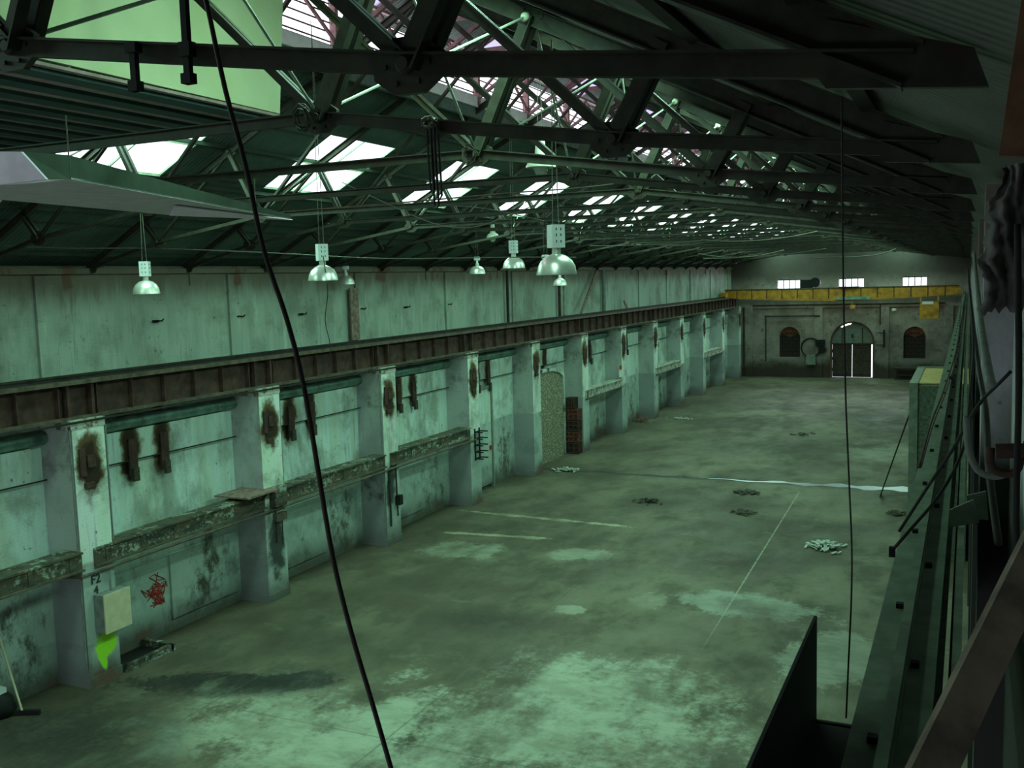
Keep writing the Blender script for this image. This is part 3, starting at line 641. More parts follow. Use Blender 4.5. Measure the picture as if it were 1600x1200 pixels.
# arched recess with pebble dash between the fifth and sixth piers
y = PY[6]; ar = thing('pebble_dashed_arch', 'tall arched wall recess filled with rough pebble dash', 'wall recess', (XLW, y+.82, 0))
W_ = BAY-.98
ap = [(0.14, 0, 0)]+[(0.14, p[0], p[2]) for p in arch(0, W_-.6, 0, 4.0, 0, spring=3.5)[1:]]
MB().prism(ap, (.08, 0, 0)).build('infill', M['pebble'], ar)
o1 = [(0.14, p[0], p[2]) for p in arch(-.0, W_-.45, 0, 4.15, 0, spring=3.5)]
MB().prism([(.14, W_-.6, 0), (.14, W_-.6, 3.5)]+[(.14, p[0], p[2]) for p in arch(0, W_-.6, 0, 4.0, 0, spring=3.5)][2:-2][::-1]+[(.14, 0, 3.5)]+[(.14, 0, 3.62)]+[(.14, p[0], p[2]+.14) for p in arch(0, W_-.45, 0, 4.0, 0, spring=3.5)][2:-2]+[(.14, W_-.45, 3.5), (.14, W_-.45, 0)], (.14, 0, 0)).build('arch_band', M['wall'], ar)
# rusty crate stack on the near side of the sixth pier
y = PY[7]; cs = thing('crate_stack', 'tall stack of rusty slatted crates leaning by sixth pier', 'crates', (-16.45, y-.25, 0))
for k in range(5):
    m = MB(); z = .02+k*.52; w = .38 if k < 4 else .2
    for zz in (z, z+.22, z+.42): m.box(-w, w, -.22, -.18, zz, zz+.07).box(-w, w, .18, .22, zz, zz+.07).box(w-.04, w, -.2, .2, zz, zz+.07).box(-w, -w+.04, -.2, .2, zz, zz+.07)
    for xx in (-w, -w*.33, w*.33, w-.05): m.box(xx, xx+.05, -.24, -.2, z, z+.5)
    for yy in (-.2, 0, .15): m.box(w-.01, w+.03, yy, yy+.05, z, z+.5)
    m.box(-w+.05, w-.05, -.15, .15, z, z+.48); m.build('crate', M['crate'] if k % 2 else M['rusty'], cs)
# wall bays: lower recessed panels, infilled openings, doors
for (i, a, b, z0, z1, mat, nm, lb, ct) in (
    (2, atX(264, 900, XLW).y-PY[2]-.8, atX(366, 880, XLW).y-PY[2]-.8, .3, 1.85, 'wall', 'infill_panel', 'pale infill panel under the ledge beside the red scribble', 'wall panel'),
    (3, .9, 2.9, .3, 2.0, 'wall', 'infill_panel', 'speckled infill panel under the ledge in the second bay', 'wall panel'),
    (4, 1.2, 3.0, .3, 1.95, 'wall', 'infill_panel', 'bluish infill panel under the ledge in the third bay', 'wall panel')):
    o = MB().box(XLW, XLW+.06, PY[i]+.8+a, PY[i]+.8+b, z0, z1).build(nm, M[mat]); tag(center(o, (XLW, PY[i]+.8+a, z0)), lb, ct, 'infill panels under the ledge')
dr = thing('side_door', 'grey painted plank door beside the rung rack on fourth pier', 'door', (XLW+.05, PY[5]+1.0, 0))
MB().box(0, .07, 0, 2.3, .15, 3.9).build('leaf', M['wall'], dr); MB().box(.0, .12, 2.3, 2.4, 0, 4.0).box(0, .12, -.1, 2.3, 3.9, 4.0).build('frame', M['grey'], dr)
MB().box(.07, .14, 2.1, 2.2, 1.5, 1.65).build('handle', M['red'], dr)
# rung rack on the fourth pier
rk = thing('rung_rack', 'black rack of short prongs fixed to the fourth pier', 'rack', (-16.0, PY[5]+.32, 1.6))
MB().box(0, .04, 0, .05, 0, 1.15).build('upright', M['black'], rk); MB().box(0, .04, .35, .40, 0, 1.15).build('upright', M['black'], rk)
for k in range(5): MB().box(.01, .35, -.02, .02, .05+k*.24, .09+k*.24).box(.01, .05, 0, .38, .05+k*.24, .09+k*.24).box(.01, .35, .36, .40, .05+k*.24, .09+k*.24).build('prong', M['black'], rk)
# shelf and meter gear on the second pier
sh = thing('wall_shelf', 'thin brown shelf board sticking out of second pier', 'shelf', (-16.0, PY[3]-.9, 2.92))
MB().box(-.7, .35, -.1, 1.1, .0, .04).build('board', M['timber'], sh); MB().prism([(-.1, .8, 0), (-.1, .8, -.35), (.25, .8, 0)], (0, .05, 0)).build('bracket', M['rusty'], sh)
gb = thing('switch_box', 'rusted switch boxes and pipes on front of second pier', 'switch box', (-16.0, PY[3]+.2, 2.0))
MB().box(0, .2, .0, .45, .45, .95).build('housing', M['ledge'], gb); MB().box(0, .14, .1, .5, .05, .25).build('housing', M['flange'], gb)
MB().tube([(.05, .15, .45), (.05, .15, -.5)], .02, 6).tube([(.05, .4, .1), (.05, .4, -.6)], .015, 6).build('conduit', M['steel'], gb)
pp = thing('down_pipe', 'black pipe with valve on the front of third pier', 'pipe', (-15.95, PY[4]+.15, .6))
MB().tube([(0, 0, 1.8), (0, 0, 0)], .03, 8).build('pipe', M['steel'], pp); MB().tube([(0, .38, 1.9), (.02, .38, .25)], .025, 8).build('pipe', M['steel'], pp)
MB().box(-.02, .15, .32, .5, .6, .9).build('valve', M['black'], pp)
# vertical conduits on piers
for i, dy, lb in ((2, -.03, 'thin upright conduit on the near corner of nearest pier'), (2, .86, 'thin upright conduit on far corner of nearest pier'), (3, .84, 'thin upright conduit on far corner of second pier'), (4, -.06, 'upright conduit beside near corner of third pier')):
    o = MB().tube([(0, 0, 5.3), (0, 0, 2.9 if dy > 0 else .4)], .02, 6).build('conduit', M['grey']); o.location = (-16.03, PY[i]+dy, 0); tag(o, lb, 'conduit', 'upright conduits on the piers')
# upper wall downpipes, hanging timbers
for px, r, mat, lb in ((793, .06, 'steel', 'dark downpipe on upper left wall behind the middle dome lamp'), (874, .07, 'rusty', 'brown rusty downpipe on upper left wall under the largest dome lamp'), (943, .09, 'grey', 'grey downpipe on the upper left wall beyond the slanting timber')):
    p = atX(px, 460, XLW+.15); o = MB().tube([(0, 0, 8.4), (0, 0, 6.3)], r, 8).build('downpipe', M[mat]); o.location = (XLW+.15, p.y, 0); tag(o, lb, 'pipe', 'downpipes on the upper left wall')
for a, b, lb in (((932, 425), (908, 490), 'broken timber slanting down the upper left wall'), ((975, 470), (987, 498), 'short broken board leaning over the left runway')):
    p, q = atX(*a, -16.6), atX(*b, -16.4); tag(center(MB().bar(p, q, .06, .16, (0, 1, 0)).build('broken_timber', M['timber']), q), lb, 'timber', 'broken timbers above the left runway')
p = atX(548, 450, XLW+.1)
tag(center(MB().box(p.x, p.x+.06, p.y-.12, p.y+.3, 6.35, 7.9).build('rust_board', M['timber']), p), 'narrow brown stained board on upper left wall below a hanging lamp', 'board')

for px, py, w_ in ((243, 502, 'below left of the far left dome lamp'), (372, 495, 'left of the black cable'), (470, 491, 'right of the black cable'), (564, 483, 'right of the brown stained board'), (634, 480, 'below the small distant dome lamp'), (700, 476, 'left of the dark downpipe')):
    p = atX(px, py, XLW+.02); e = thing('wall_hook', 'small dark hook on upper left wall, %s' % w_, 'hook', p, 0, 'small hooks on the upper left wall')
    MB().box(-.02, .03, -.08, .08, -.03, .03).build('plate', M['black'], e); MB().tube([(.02, -.12, 0), (.08, -.05, .02), (.08, .12, .0), (.05, .2, .04)], .018, 6).build('hook', M['black'], e)
# cream box, lettering, scribble, broom on / by the nearest pier
cb = thing('cream_box', 'square cream metal cabinet on front of nearest pier', 'cabinet', (-15.98, PY[2]+.22, 1.12))
MB().box(0, .26, 0, .66, 0, .78).build('body', M['grey'], cb); MB().box(.26, .29, -.01, .67, -.01, .79).build('door', M['cream'], cb)
MB().tube([(.1, .35, .78), (.1, .35, 1.0), (.04, .42, 1.25)], .02, 6).build('conduit', M['grey'], cb)
def text(s, loc, size, mat, name, label, rz=math.pi/2):
    cu = bpy.data.curves.new(name, 'FONT'); cu.body = s; cu.size = size; cu.extrude = .003; cu.offset = .004
    t = bpy.data.objects.new('tmp', cu); COL.objects.link(t); bpy.context.view_layer.update()
    me = bpy.data.meshes.new_from_object(t.evaluated_get(bpy.context.evaluated_depsgraph_get())); bpy.data.objects.remove(t)
    me.materials.clear(); me.materials.append(mat); o = bpy.data.objects.new(name, me); COL.objects.link(o)
    o.location = loc; o.rotation_euler = (math.pi/2, 0, rz); tag(o, label, 'lettering'); return o
text('F2', (-15.985, PY[2]+.18, 2.12), .26, M['ink'], 'painted_letters', 'black painted F2 above the cream cabinet on the nearest pier')
text('4', (-15.985, PY[2]+.24, 1.90), .24, M['ink'], 'painted_numeral', 'black painted 4 just above the cream cabinet')
sc = MB(); rr = random.Random(3)
for k in range(9):
    pts = []; sp_ = atX(240, 925, XLW); cy = sp_.y+rr.uniform(-.2, .2); cz = sp_.z+rr.uniform(-.22, .25)
    for j in range(9): pts.append((XLW+.012, cy+rr.uniform(-.28, .28), cz+rr.uniform(-.18, .18)))
    sc.tube(pts, .012, 4)
sg = tag(sc.build('painted_scribble', M['red']), 'red spray painted scribble on left wall beyond nearest pier', 'graffiti')
p = atX(969, 580, -15.99)
sn = thing('wall_notice', 'small white notice with a red top on the seventh pier', 'sign', p)
MB().box(0, .02, -.2, .2, -.3, .3).build('board', M['white'], sn); MB().box(.02, .026, -.2, .2, .08, .3).build('red_band', M['red'], sn)
p = atZ(35, 1115, 0.03)
br = thing('broom', 'long handled broom leaning on left wall at the picture edge', 'broom', (p.x, p.y, 0))
q = atX(0, 1000, XLW+.2)-Vector((p.x, p.y, 0))
MB().tube([(0, 0, .08), q*1.15], .02, 6).build('handle', M['cream'], br); MB().bar((-.3, -.15, .05), (.3, .15, .05), .07, .1, (0, 0, 1)).build('head', M['black'], br)
p = atZ(3, 1120, 0)
bk = thing('rubbish_bag', 'dark rubbish bag with pale rag at left picture edge', 'bag', (p.x-.1, p.y, 0))
b_ = MB().lathe([(0, 0), (.26, .02), (.33, .15), (.28, .35), (.12, .5), (0, .52)], (0, 0, 0), 12); b_.v = [(x+rr.uniform(-.03, .03), y+rr.uniform(-.03, .03), z) for x, y, z in b_.v]; b_.build('bag', M['black'], bk, True)
MB().box(-.1, .16, -.16, .1, .46, .56).build('rag', M['gear'], bk)
pt = thing('floor_pit', 'low kerbed pit beside the nearest pier', 'pit', (-16.45, PY[2]+.95, 0))
MB().box(-.4, .5, 1.25, 1.37, 0, .16).box(.40, .5, 0, 1.3, 0, .16).build('kerb', M['ledge'], pt); MB().box(-.4, .4, 0, 1.25, .0, .01).build('base', M['black'], pt)
p = atX(718, 545+70, XLW+.05)

# ------------------------------------------------------------------ lamps
def gear_lamp(label, loc, D=.5, top=10.2, kind='box', rz=.5):
    e = thing('high_bay_lamp', label, 'ceiling lamp', loc, rz, 'high bay lamps hanging from the trusses')
    r = D/2
    if kind in ('box', 'oval'):
        pr = [(r, 0), (r*.99, .02), (r*.93, .10), (r*.78, .17), (r*.52, .225), (r*.26, .25), (.05, .25)]
        MB().lathe(pr+[(a*.96, b-.006) for a, b in pr[::-1]], (0, 0, 0), 28).build('dome_reflector', M['alu'], e, True)
        MB().lathe([(.0, .33), (.055, .33), (.055, .24), (0, .24)], (0, 0, 0), 14).build('collar', M['alu'], e)
        MB().lathe([(0, .05), (.04, .07), (.06, .14), (.04, .2), (0, .24)], (0, 0, 0), 12).build('bulb', M['bulb'], e, True)
        if kind == 'box':
            gbx = MB().box(-.085, .085, -.085, .085, .33, .61)
            h = gbx.build('gear_box', M['gear'], e); v = MB()
            for z in (.39, .47, .54):
                for s in (-.03, .03): v.box(.085, .088, s-.006, s+.006, z, z+.03).box(s-.006, s+.006, -.088, -.085, z, z+.03)
            v.build('vent_slots', M['black'], h); zt = .61
        else:
            MB().box(-.03, .03, -.03, .03, .33, .42).build('stem', M['gear'], e)
            MB().tube([(-.1, 0, .47), (-.08, 0, .47), (.08, 0, .47), (.1, 0, .47)], [.03, .06, .06, .03], 12).build('gear_box', M['gear'], e, True); zt = .52
    else:
        MB().lathe([(r, 0), (r*1.02, .02), (r*.8, .12), (r*.42, .16), (r*.40, .18), (r*.30, .42), (.03, .44)], (0, 0, 0), 24).build('enamel_shade', M['enamel'], e, True)
        MB().lathe([(0, -.13), (r*.32, -.11), (r*.5, -.02), (r*.5, .04)], (0, 0, 0), 16).build('glass_bowl', M['bulb'], e, True); zt = .44
    L_ = top-loc[2]+.11
    MB().tube([(-.04, 0, zt), (0, 0, L_)], .006, 5).tube([(.04, 0, zt), (0, 0, L_)], .006, 5).build('suspension_wire', M['wire'], e)
    return e
def lampat(px, py, w, D, kind, label, rz=.5):
    dep = F*D/w; loc = Vector((0, 0, H))+(R3 @ _c(px, py))*dep
    top = (ZL(loc.x) if loc.x < XC else ZR(loc.x))+.05
    return gear_lamp(label, loc, D, top, kind, rz)
lampat(229, 459, 41, .5, 'box', 'dome lamp with pale gear box, far left of the hanging lamps')
lampat(505, 438, 46, .5, 'box', 'dome lamp with pale gear box hanging right of the thick black cable', .9)
lampat(541, 444, 27, .5, 'oval', 'smaller dull dome lamp with oval gear, just behind lamp by black cable')
lampat(657, 442, 22, .5, 'box', 'small distant dome lamp with slim box, midway along left wall')
lampat(746, 428, 25, .5, 'oval', 'small dull dome lamp with oval gear, left of the box lamp pair')
lampat(803, 419, 35, .5, 'box', 'dome lamp with pale gear box, just left of the largest lamp', .2)
lampat(853, 430, 30, .5, 'oval', 'dull dome lamp half hidden behind the largest lamp')
lampat(870, 429, 63, .5, 'box', 'largest shiny dome lamp with white slotted gear box', .78)
lampat(845, 262, 46, .45, 'enamel', 'old white enamel lamp with glass bowl high under the trusses')
lampat(770, 372, 20, .4, 'enamel', 'small old enamel lamp far off, above the box lamps')
lampat(503, 350, 24, .4, 'enamel', 'old enamel lamp directly above the lamp by black cable')
lampat(875, 446, 22, .5, 'oval', 'tiny far dome lamp seen just under the largest lamp')

# ------------------------------------------------------------------ cables and wires
def cable(px, Y, r, mat, label, name='cable', extra=None, n=6):
    pts = [atY(x, y, Y if not callable(Y) else Y(i)) for i, (x, y) in enumerate(px)]
    if extra: pts = extra(pts)
    # smooth with Catmull-Rom
    out = []; P_ = [pts[0]]+pts+[pts[-1]]
    for i in range(1, len(P_)-2):
        for j in range(4):
            t = j/4; a, b, c_, d_ = P_[i-1], P_[i], P_[i+1], P_[i+2]
            out.append(.5*((2*b)+(c_-a)*t+(2*a-5*b+4*c_-d_)*t*t+(3*b-a-3*c_+d_)*t*t*t))
    out.append(pts[-1]); o = MB().tube(out, r, n).build(name, mat, None, True); return tag(center(o, out[0]), label, 'cable')
cable([(300, -90), (322, 0), (352, 140), (384, 260), (412, 390), (447, 495), (474, 600), (497, 735), (520, 870), (548, 985), (585, 1110), (625, 1250)], 2.4, .0075, M['rubber'],
      'thick black cable hanging across the left foreground', extra=lambda p: [Vector((p[0].x+.05, 2.4, ZR(p[0].x)+.1))]+p, n=10)
cable([(1315, 150), (1317, 400), (1320, 560), (1322, 640), (1327, 760), (1331, 860), (1330, 940), (1326, 1030), (1322, 1122)], 3.98, .0035, M['rubber'], 'thin dark cable hanging straight down in front of the end door')
cable([(497, 185), (501, 300), (503, 376)], 13.5, .006, M['wire'], 'thin wire above the lamp by the black cable') if 0 else None
cable([(505, 400), (512, 455), (508, 500), (516, 540), (513, 572)], 13.8, .008, M['rubber'], 'loose wire trailing below the lamp by black cable')
cable([(0, 384), (120, 388), (240, 388), (420, 395), (600, 404), (800, 402), (900, 402)], lambda i: 12.6+i*1.4, .012, M['wire'], 'long thin wire strung level across the hall above dome lamps')
cable([(445, 331), (560, 322), (680, 312), (790, 302), (900, 294), (1000, 282)], lambda i: 12.5+i*1.5, .013, M['rusty'], 'rusty rod crossing in front of the bright skylights')
cable([(535, 285), (600, 316), (680, 350), (740, 355), (800, 335), (840, 318)], 14.5, .008, M['wire'], 'slack wire drooping below the nearest skylights')
cable([(590, 320), (640, 326), (700, 322), (760, 326), (850, 345)], 16.5, .008, M['wire'], 'slack wire drooping under the second skylight')
rc = random.Random(11)
for i in range(14):
    x0 = 880+rc.uniform(0, 220); y0 = 348+rc.uniform(0, 48)+(x0-900)*.04; Ys = 30+rc.uniform(0, 22)
    pts = []
    n_ = 6; dx = rc.uniform(22, 45); sag = rc.uniform(2, 9); sl_ = rc.uniform(-.12, .05)
    for j in range(n_): pts.append((x0+dx*j, y0+sl_*dx*j+sag*(1-((j-(n_-1)/2)/((n_-1)/2))**2)))
    cable(pts, Ys, .018, M['wire'], 'sagging wire among the far trusses, %s from left' % ORD[i] if i else 'sagging wire among the far trusses, leftmost')['group'] = 'sagging wires under the far roof'
cable([(1265, 404), (1300, 402), (1340, 401), (1380, 396), (1420, 380)], 60, .03, M['wire'], 'pale sagging wire above the end wall windows')

# rope bundle hung from the second truss tie
p = atY(675, 192, Y0+T-.06)
rp = thing('rope_bundle', 'dark knotted rope loops hanging from second truss tie', 'rope', p)
rr = random.Random(5); kn = MB()
for k in range(7):
    a0 = rr.uniform(0, 6); kn.tube([(.05*math.cos(a0+t)+rr.uniform(-.01, .01), -.04+.04*math.sin(a0*2+t), .04*math.sin(a0+t)) for t in [j*.9 for j in range(7)]], .008, 5)
kn.build('knot', M['wire'], rp)
for k, (dx, l) in enumerate(((-.03, .50), (.0, .62), (.03, .55))):
    MB().tube([(dx, -.03, 0), (dx+.01, -.04, -l*.5), (dx+.015, -.03, -l), (dx+.03, -.03, -l-.03), (dx+.045, -.02, -l), (dx+.03, -.02, -.05)], .009, 6).build('rope_loop', M['steel'], rp)
# knots of wire at the truss nodes
for (px, py, Y, lb) in ((472, 180, Y0+T-.12, 'tangle of wire tied on second truss near green board'), (240, 95, Y0-.12, ''), (733, 238, Y0+2*T-.12, 'tangle of wire tied on third truss tie')):
    if not lb: continue
    p = atY(px, py, Y); kn = MB()
    for k in range(8):
        a0 = rr.uniform(0, 6); kn.tube([(.08*math.cos(a0+t)*rr.uniform(.6, 1), .03*math.sin(a0*3+t), .09*math.sin(a0+t)-.02*k/3) for t in [j*.8 for j in range(6)]], .007, 5)
    o = kn.build('wire_tangle', M['truss']); o.location = p; tag(o, lb, 'wire', 'wire tangles on the trusses')
# hangers and clamps on the nearest truss tie
for x, up, lb in ((-3.52, 1.42, 'long black hanger bar clamped to the nearest truss tie'), (-3.87, .06, 'short black clamp on the nearest truss tie')):
    e = thing('tie_hanger', lb, 'hanger', (x, Y0, 9.16)); MB().box(-.018, .018, -.08, -.05, -.15, up).build('bar', M['black'], e)
    MB().box(-.035, .035, -.09, -.04, -.02 if up > 1 else .04, .05 if up > 1 else .09).build('clamp', M['black'], e); MB().box(-.03, .03, -.09, -.04, -.15, -.1).build('clamp', M['black'], e)

# boarded roof box over the second bay: bright board side, brown soffit with teal joists
bx = thing('boarded_roof_box', 'bright green board side and brown joisted soffit hung under the roof', 'roof box', (-7.45, 6.0, 10.0))
MB().prism([(0, -.6, .06), (0, 3.72, .04), (.18, 3.75, 2.1), (.18, -.6, 2.1)], (-.03, 0, 0)).build('side_board', M['panel'], bx)
MB().box(-4.6, 0, -.6, 3.72, .0, .03).build('soffit_board', M['soffit'], bx)
for k in range(9): MB().box(-.32-k*.53, -.08-k*.53, -.6, 3.75, -.04, 0).build('joist', M['joist'], bx)
for k in range(9): MB().box(-.24-k*.53, -.02-k*.53, 3.70, 3.78, -.05, .02).build('joist_cap', M['teal'], bx)

# folded metal tray slung under the ties
z0 = 8.9
a, b, c_, d_, e_ = atZ(110, 280, z0), atZ(455, 343, z0), atZ(265, 336, z0), atZ(0, 312, z0), atZ(0, 293, z0)
ty = thing('metal_tray', 'grey folded sheet metal canopy with lilac end flaps, upper left', 'canopy', a)
o3 = lambda *ps: [p-a for p in ps]
a2 = atZ(72, 284, z0); d2 = d_+(d_-c_)*.4
MB().prism(o3(a, b, c_, d_, d2, a2+(a2-a)*.6), (0, 0, .015)).build('underside', M['greysheet'], ty)
u = Vector((0, 0, .2))
MB().prism(o3(a+Vector((0, 0, .002)), b+Vector((0, 0, .002)), b+u*.3, a+u*.95), (-.02, 0.01, 0)).build('side_sheet', M['dgreen'], ty)
s1, s2, s3, s4 = atY(33, 237, 5.2), atY(72, 280, 5.2), atY(-60, 295, 5.2), atY(-60, 236, 5.2)
MB().prism(o3(s1, s2, s3, s4), (0, .02, 0)).build('end_flap', M['lilac'], ty)
MB().prism(o3(s1, a+u*.95, a, s2), (-.01, .02, 0)).build('side_sheet', M['dgreen'], ty)
f1, f2, f3 = atZ(273, 322, z0-.02), atZ(457, 344, z0-.02), atZ(265, 337, z0-.02)
MB().prism(o3(f1, f2, f3), (0, 0, .012)).build('end_flap', M['lilac'], ty)
MB().tube(o3(b+Vector((-.1, -.6, .0)), Vector((b.x-.1, b.y-.6, 9.4))), .006, 5).tube(o3(a, Vector((a.x, a.y, 9.4))), .006, 5).build('hanger_wire', M['wire'], ty)

# ------------------------------------------------------------------ end wall fittings
def onE(x, y, dy=.15): return atY(x, y, YE-dy)
for (a, b, z, lb) in ((-15.2, -1.5, 5.55, 'long dark pipe across the end wall above the arches'), (-14.3, -10.2, 4.7, 'short thin pipe on end wall above left arched window')):
    o = MB().tube([(0, 0, 0), (b-a, 0, 0)], .05, 8).build('pipe', M['steel']); o.location = (a, YE-.18, z); tag(o, lb, 'pipe')
for x, z0, z1, lb in ((-15.9, 1.0, 5.4, 'upright pipe at left corner of end wall'), (-14.2, 1.2, 4.7, 'upright pipe left of the left arched window'), (-5.9, 4.0, 5.5, 'upright pipe right of the arched door')):
    o = MB().tube([(0, 0, 0), (0, 0, z1-z0)], .04, 6).build('pipe', M['steel']); o.location = (x, YE-.15, z0); tag(o, lb, 'pipe')
p = onE(1267, 543, .3)
hs = thing('hose_reel', 'round coiled hose hanging on end wall between window and door', 'hose reel', p)
for k in range(3): MB().tube([((.62+.05*k)*math.cos(t), -.03*k, (.62+.05*k)*math.sin(t)) for t in [j*math.pi/12 for j in range(25)]], .04, 6).build('hose', M['steel' if k else 'grey'], hs)
MB().box(-.35, .35, -.1, .1, -1.3, -.6).build('stand', M['grey'], hs)
p = onE(1282, 538, .2)
mc = thing('wall_machine', 'dark winch like machine on end wall left of the door', 'machine', p)
MB().box(-.35, .35, -.25, .05, -.1, .35).build('casing', M['black'], mc); MB().lathe([(0, -.2), (.28, -.2), (.28, 0), (0, 0)], (.15, -.1, -.4), 14, 'y').build('wheel', M['black'], mc); MB().box(-.08, .08, -.2, 0, -.7, -.1).build('post', M['black'], mc)
p = onE(1375, 528, .2)
bkx = thing('wall_frame', 'small dark bracket frame on end wall right of door', 'bracket', p)
MB().box(-.25, .25, 0, .05, .35, .4).box(-.25, .25, 0, .05, -.55, -.5).build('arm', M['black'], bkx); MB().box(.22, .34, -.05, .1, -.7, .6).build('plate', M['black'], bkx)
wb = thing('workbench', 'low dark bench against end wall under right arched window', 'bench', (-3.6, YE-.6, 0))
MB().box(-1.3, 1.3, -.35, .35, .8, .9).build('top', M['doorwood'], wb); 
for x in (-1.2, 1.1):
    for yq in (-.3, .25): MB().box(x, x+.08, yq, yq+.08, 0, .8).build('leg', M['doorwood'], wb)
MB().box(-1.2, 1.2, -.1, .3, .3, .36).build('shelf', M['doorwood'], wb)
lp = onE(1397, 484, .4); e = thing('bulkhead_lamp', 'small bright lamp on end wall pipe below the crane', 'lamp', lp)
MB().lathe([(0, -.1), (.16, -.06), (.16, .06), (0, .1)], (0, 0, 0), 12, 'z').build('glass', M['white'], e)

# overhead travelling crane at the far end
cr = thing('overhead_crane', 'yellow overhead travelling crane spanning the far end', 'crane', (XC, 74.0, 6.3))
xl, xr = -7.95, 8.0
gd = [(xl, -.25, -.08), (xl, -.25, .52), (xr, -.25, .52), (xr, -.25, -.08), (4.6, -.25, -.28), (0, -.25, -.42), (-4.6, -.25, -.28)]
MB().prism(gd, (0, .5, 0)).build('girder', M['yellow'], cr)
MB().box(xl, xr, -.32, .32, .50, .56).build('top_plate', M['flange'], cr)
for k in range(14): x = xl+.9+k*1.09; MB().box(x-.03, x+.03, -.27, -.25, -.2, .5).build('stiffener', M['rusty'], cr)
for x in (xl+.1, xr-.1):
    MB().box(x-.2, x+.2, -1.3, 1.3, -.02, .32).build('end_carriage', M['yellow'], cr)
    for yq in (-1.0, 1.0): MB().lathe([(0, -.05), (.15, -.05), (.15, .05), (0, .05)], (x, yq, .12), 14, 'x').build('wheel', M['steel'], cr)
tb = MB().box(-.9+.9, 2.3, -.5, -.3, -.32, -.12).build('trolley_beam', M['teal'], cr)
MB().box(.2, 1.5, -.45, .45, .50, .60).build('trolley', M['black'], cr)
MB().tube([(1.1, -.3, -.3), (1.1, -.3, -.75)], .02, 6).box(.95, 1.3, -.4, -.2, -.95, -.7).build('hook_block', M['yellow'], cr)
mm = MB().lathe([(0, -.3), (.35, -.3), (.35, .3), (0, .3)], (-1.45, -.1, .95), 16, 'y').box(-2.5, -1.6, -.3, .3, .56, 1.15).build('hoist_motor', M['black'], cr)
cbn = MB().box(5.55, 6.75, -.75, .1, -1.7, -.62).build('cab', M['yellow'], cr)
MB().box(5.7, 6.4, -.77, -.75, -.72, -.52).build('window', M['white'], cbn); MB().box(5.55, 6.75, -.75, -.65, -.62, -.56).box(5.55, 5.65, -.75, -.65, -.62, -.2).box(6.65, 6.75, -.75, -.65, -.62, -.2).build('cab_frame', M['yellow'], cbn)

# ------------------------------------------------------------------ right side
for i, y in enumerate(PY):
    if i == 0: continue
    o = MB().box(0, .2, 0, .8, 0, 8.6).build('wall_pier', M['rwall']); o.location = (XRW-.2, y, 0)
    tag(o, 'tall grey pier on the right wall, %s from camera' % ORD[i-1], 'pier', 'tall piers on the right wall')
rb = thing('crane_runway_beam', 'green painted crane runway girder running away on the right', 'crane runway', (-.24, 1.2, 5.5))
LB = 75.4
MB().box(-.01, .01, 0, LB, .03, .72).build('web', M['green_steel'], rb)
MB().box(-.14, .14, 0, LB, .70, .76).build('top_flange', M['green_steel'], rb); MB().box(-.14, .14, 0, LB, 0, .03).build('bottom_flange', M['green_steel'], rb)
MB().box(-.03, .03, 0, LB, .76, .80).box(-.022, .022, 0, LB, .80, .85).build('rail', M['green_steel'], rb)
for k in range(60):
    s = 1 if k % 2 else -1
    MB().box(s*.055-.018, s*.055+.018, .9+k*.8, .94+k*.8, .76, .785).build('rail_clip', M['black'], rb)
for k in range(24): MB().box(-.13, -.01, .5+k*1.88, .53+k*1.88, .03, .70).build('stiffener', M['green_steel'], rb)
sp = MB().box(-.03, .02, 0, 70, -.06, 0).box(-.03, -.02, 0, 70, -.3, 0).build('walkway_edge', M['green_steel']); sp.location = (-.02, 1.3, 6.28); tag(sp, 'narrow green steel edge strip between right runway and wall', 'edge strip')
# green walled enclosure by the right wall
en = thing('brick_enclosure', 'green walled enclosure with dusty yellow top by the right wall', 'enclosure', (-1.44, 29, 0))
MB().box(0, .22, -.05, 4.6, 0, 4.9).build('side_wall', M['green_steel'], en); MB().box(.22, 1.48, 0, .2, 0, 4.82).build('front_wall', plain('green_brickwork', (.09, .12, .08), .85, 0, .4, 12), en)
g_ = MB().box(.22, 1.48, .2, 4.6, 4.84, 4.88).build('roof_board', plain('dusty_board', (.42, .32, .12), .8, 0, .2), en); MB().box(.0, 1.48, 4.6, 4.75, 0, 4.92).build('back_wall', M['green_steel'], en)
# leaning ladder
f0 = atZ(1375, 776, 0); t0 = atX(1420, 650, -1.48); ld = thing('ladder', 'dark narrow ladder leaning against the green enclosure', 'ladder', f0)
v_ = t0-f0; w_ = Vector((0, .32, 0))
MB().bar((0, 0, 0), v_, .04, .06, (0, 1, 0)).build('stile', M['steel'], ld); MB().bar(w_, v_+w_, .04, .06, (0, 1, 0)).build('stile', M['steel'], ld)
for k in range(1, 13): MB().bar(v_*k/13, v_*k/13+w_, .03, .03, (0, 0, 1)).build('rung', M['steel'], ld)
# steel tray on the near left of the right runway
bt = thing('steel_bin', 'black open steel bin below the camera beside right runway', 'bin', (-.54, 1.4, 5.9))
MB().box(-.012, 0, 0, 2.66, 0, .70).build('side_plate', M['black'], bt); MB().box(0, .155, 0, 2.66, .24, .26).build('shelf_plate', M['black'], bt); MB().box(-.01, .155, 2.62, 2.64, 0, .26).build('end_plate', M['black'], bt)
MB().box(-.02, -.012, 1.2, 1.23, .60, .66).build('bolt', M['flange'], bt)
# timber plank leaning in the right foreground
q0, q1 = atY(1457, 1200, 1.7), atY(1553, 1000, 1.95)
pk = MB().bar(q0-(q1-q0)*.6, q1+(q1-q0)*1.2, .068, .03, (.1, 1, .2)).build('timber_plank', M['timber']); tag(center(pk, q0), 'weathered brown timber plank leaning in right foreground', 'plank')
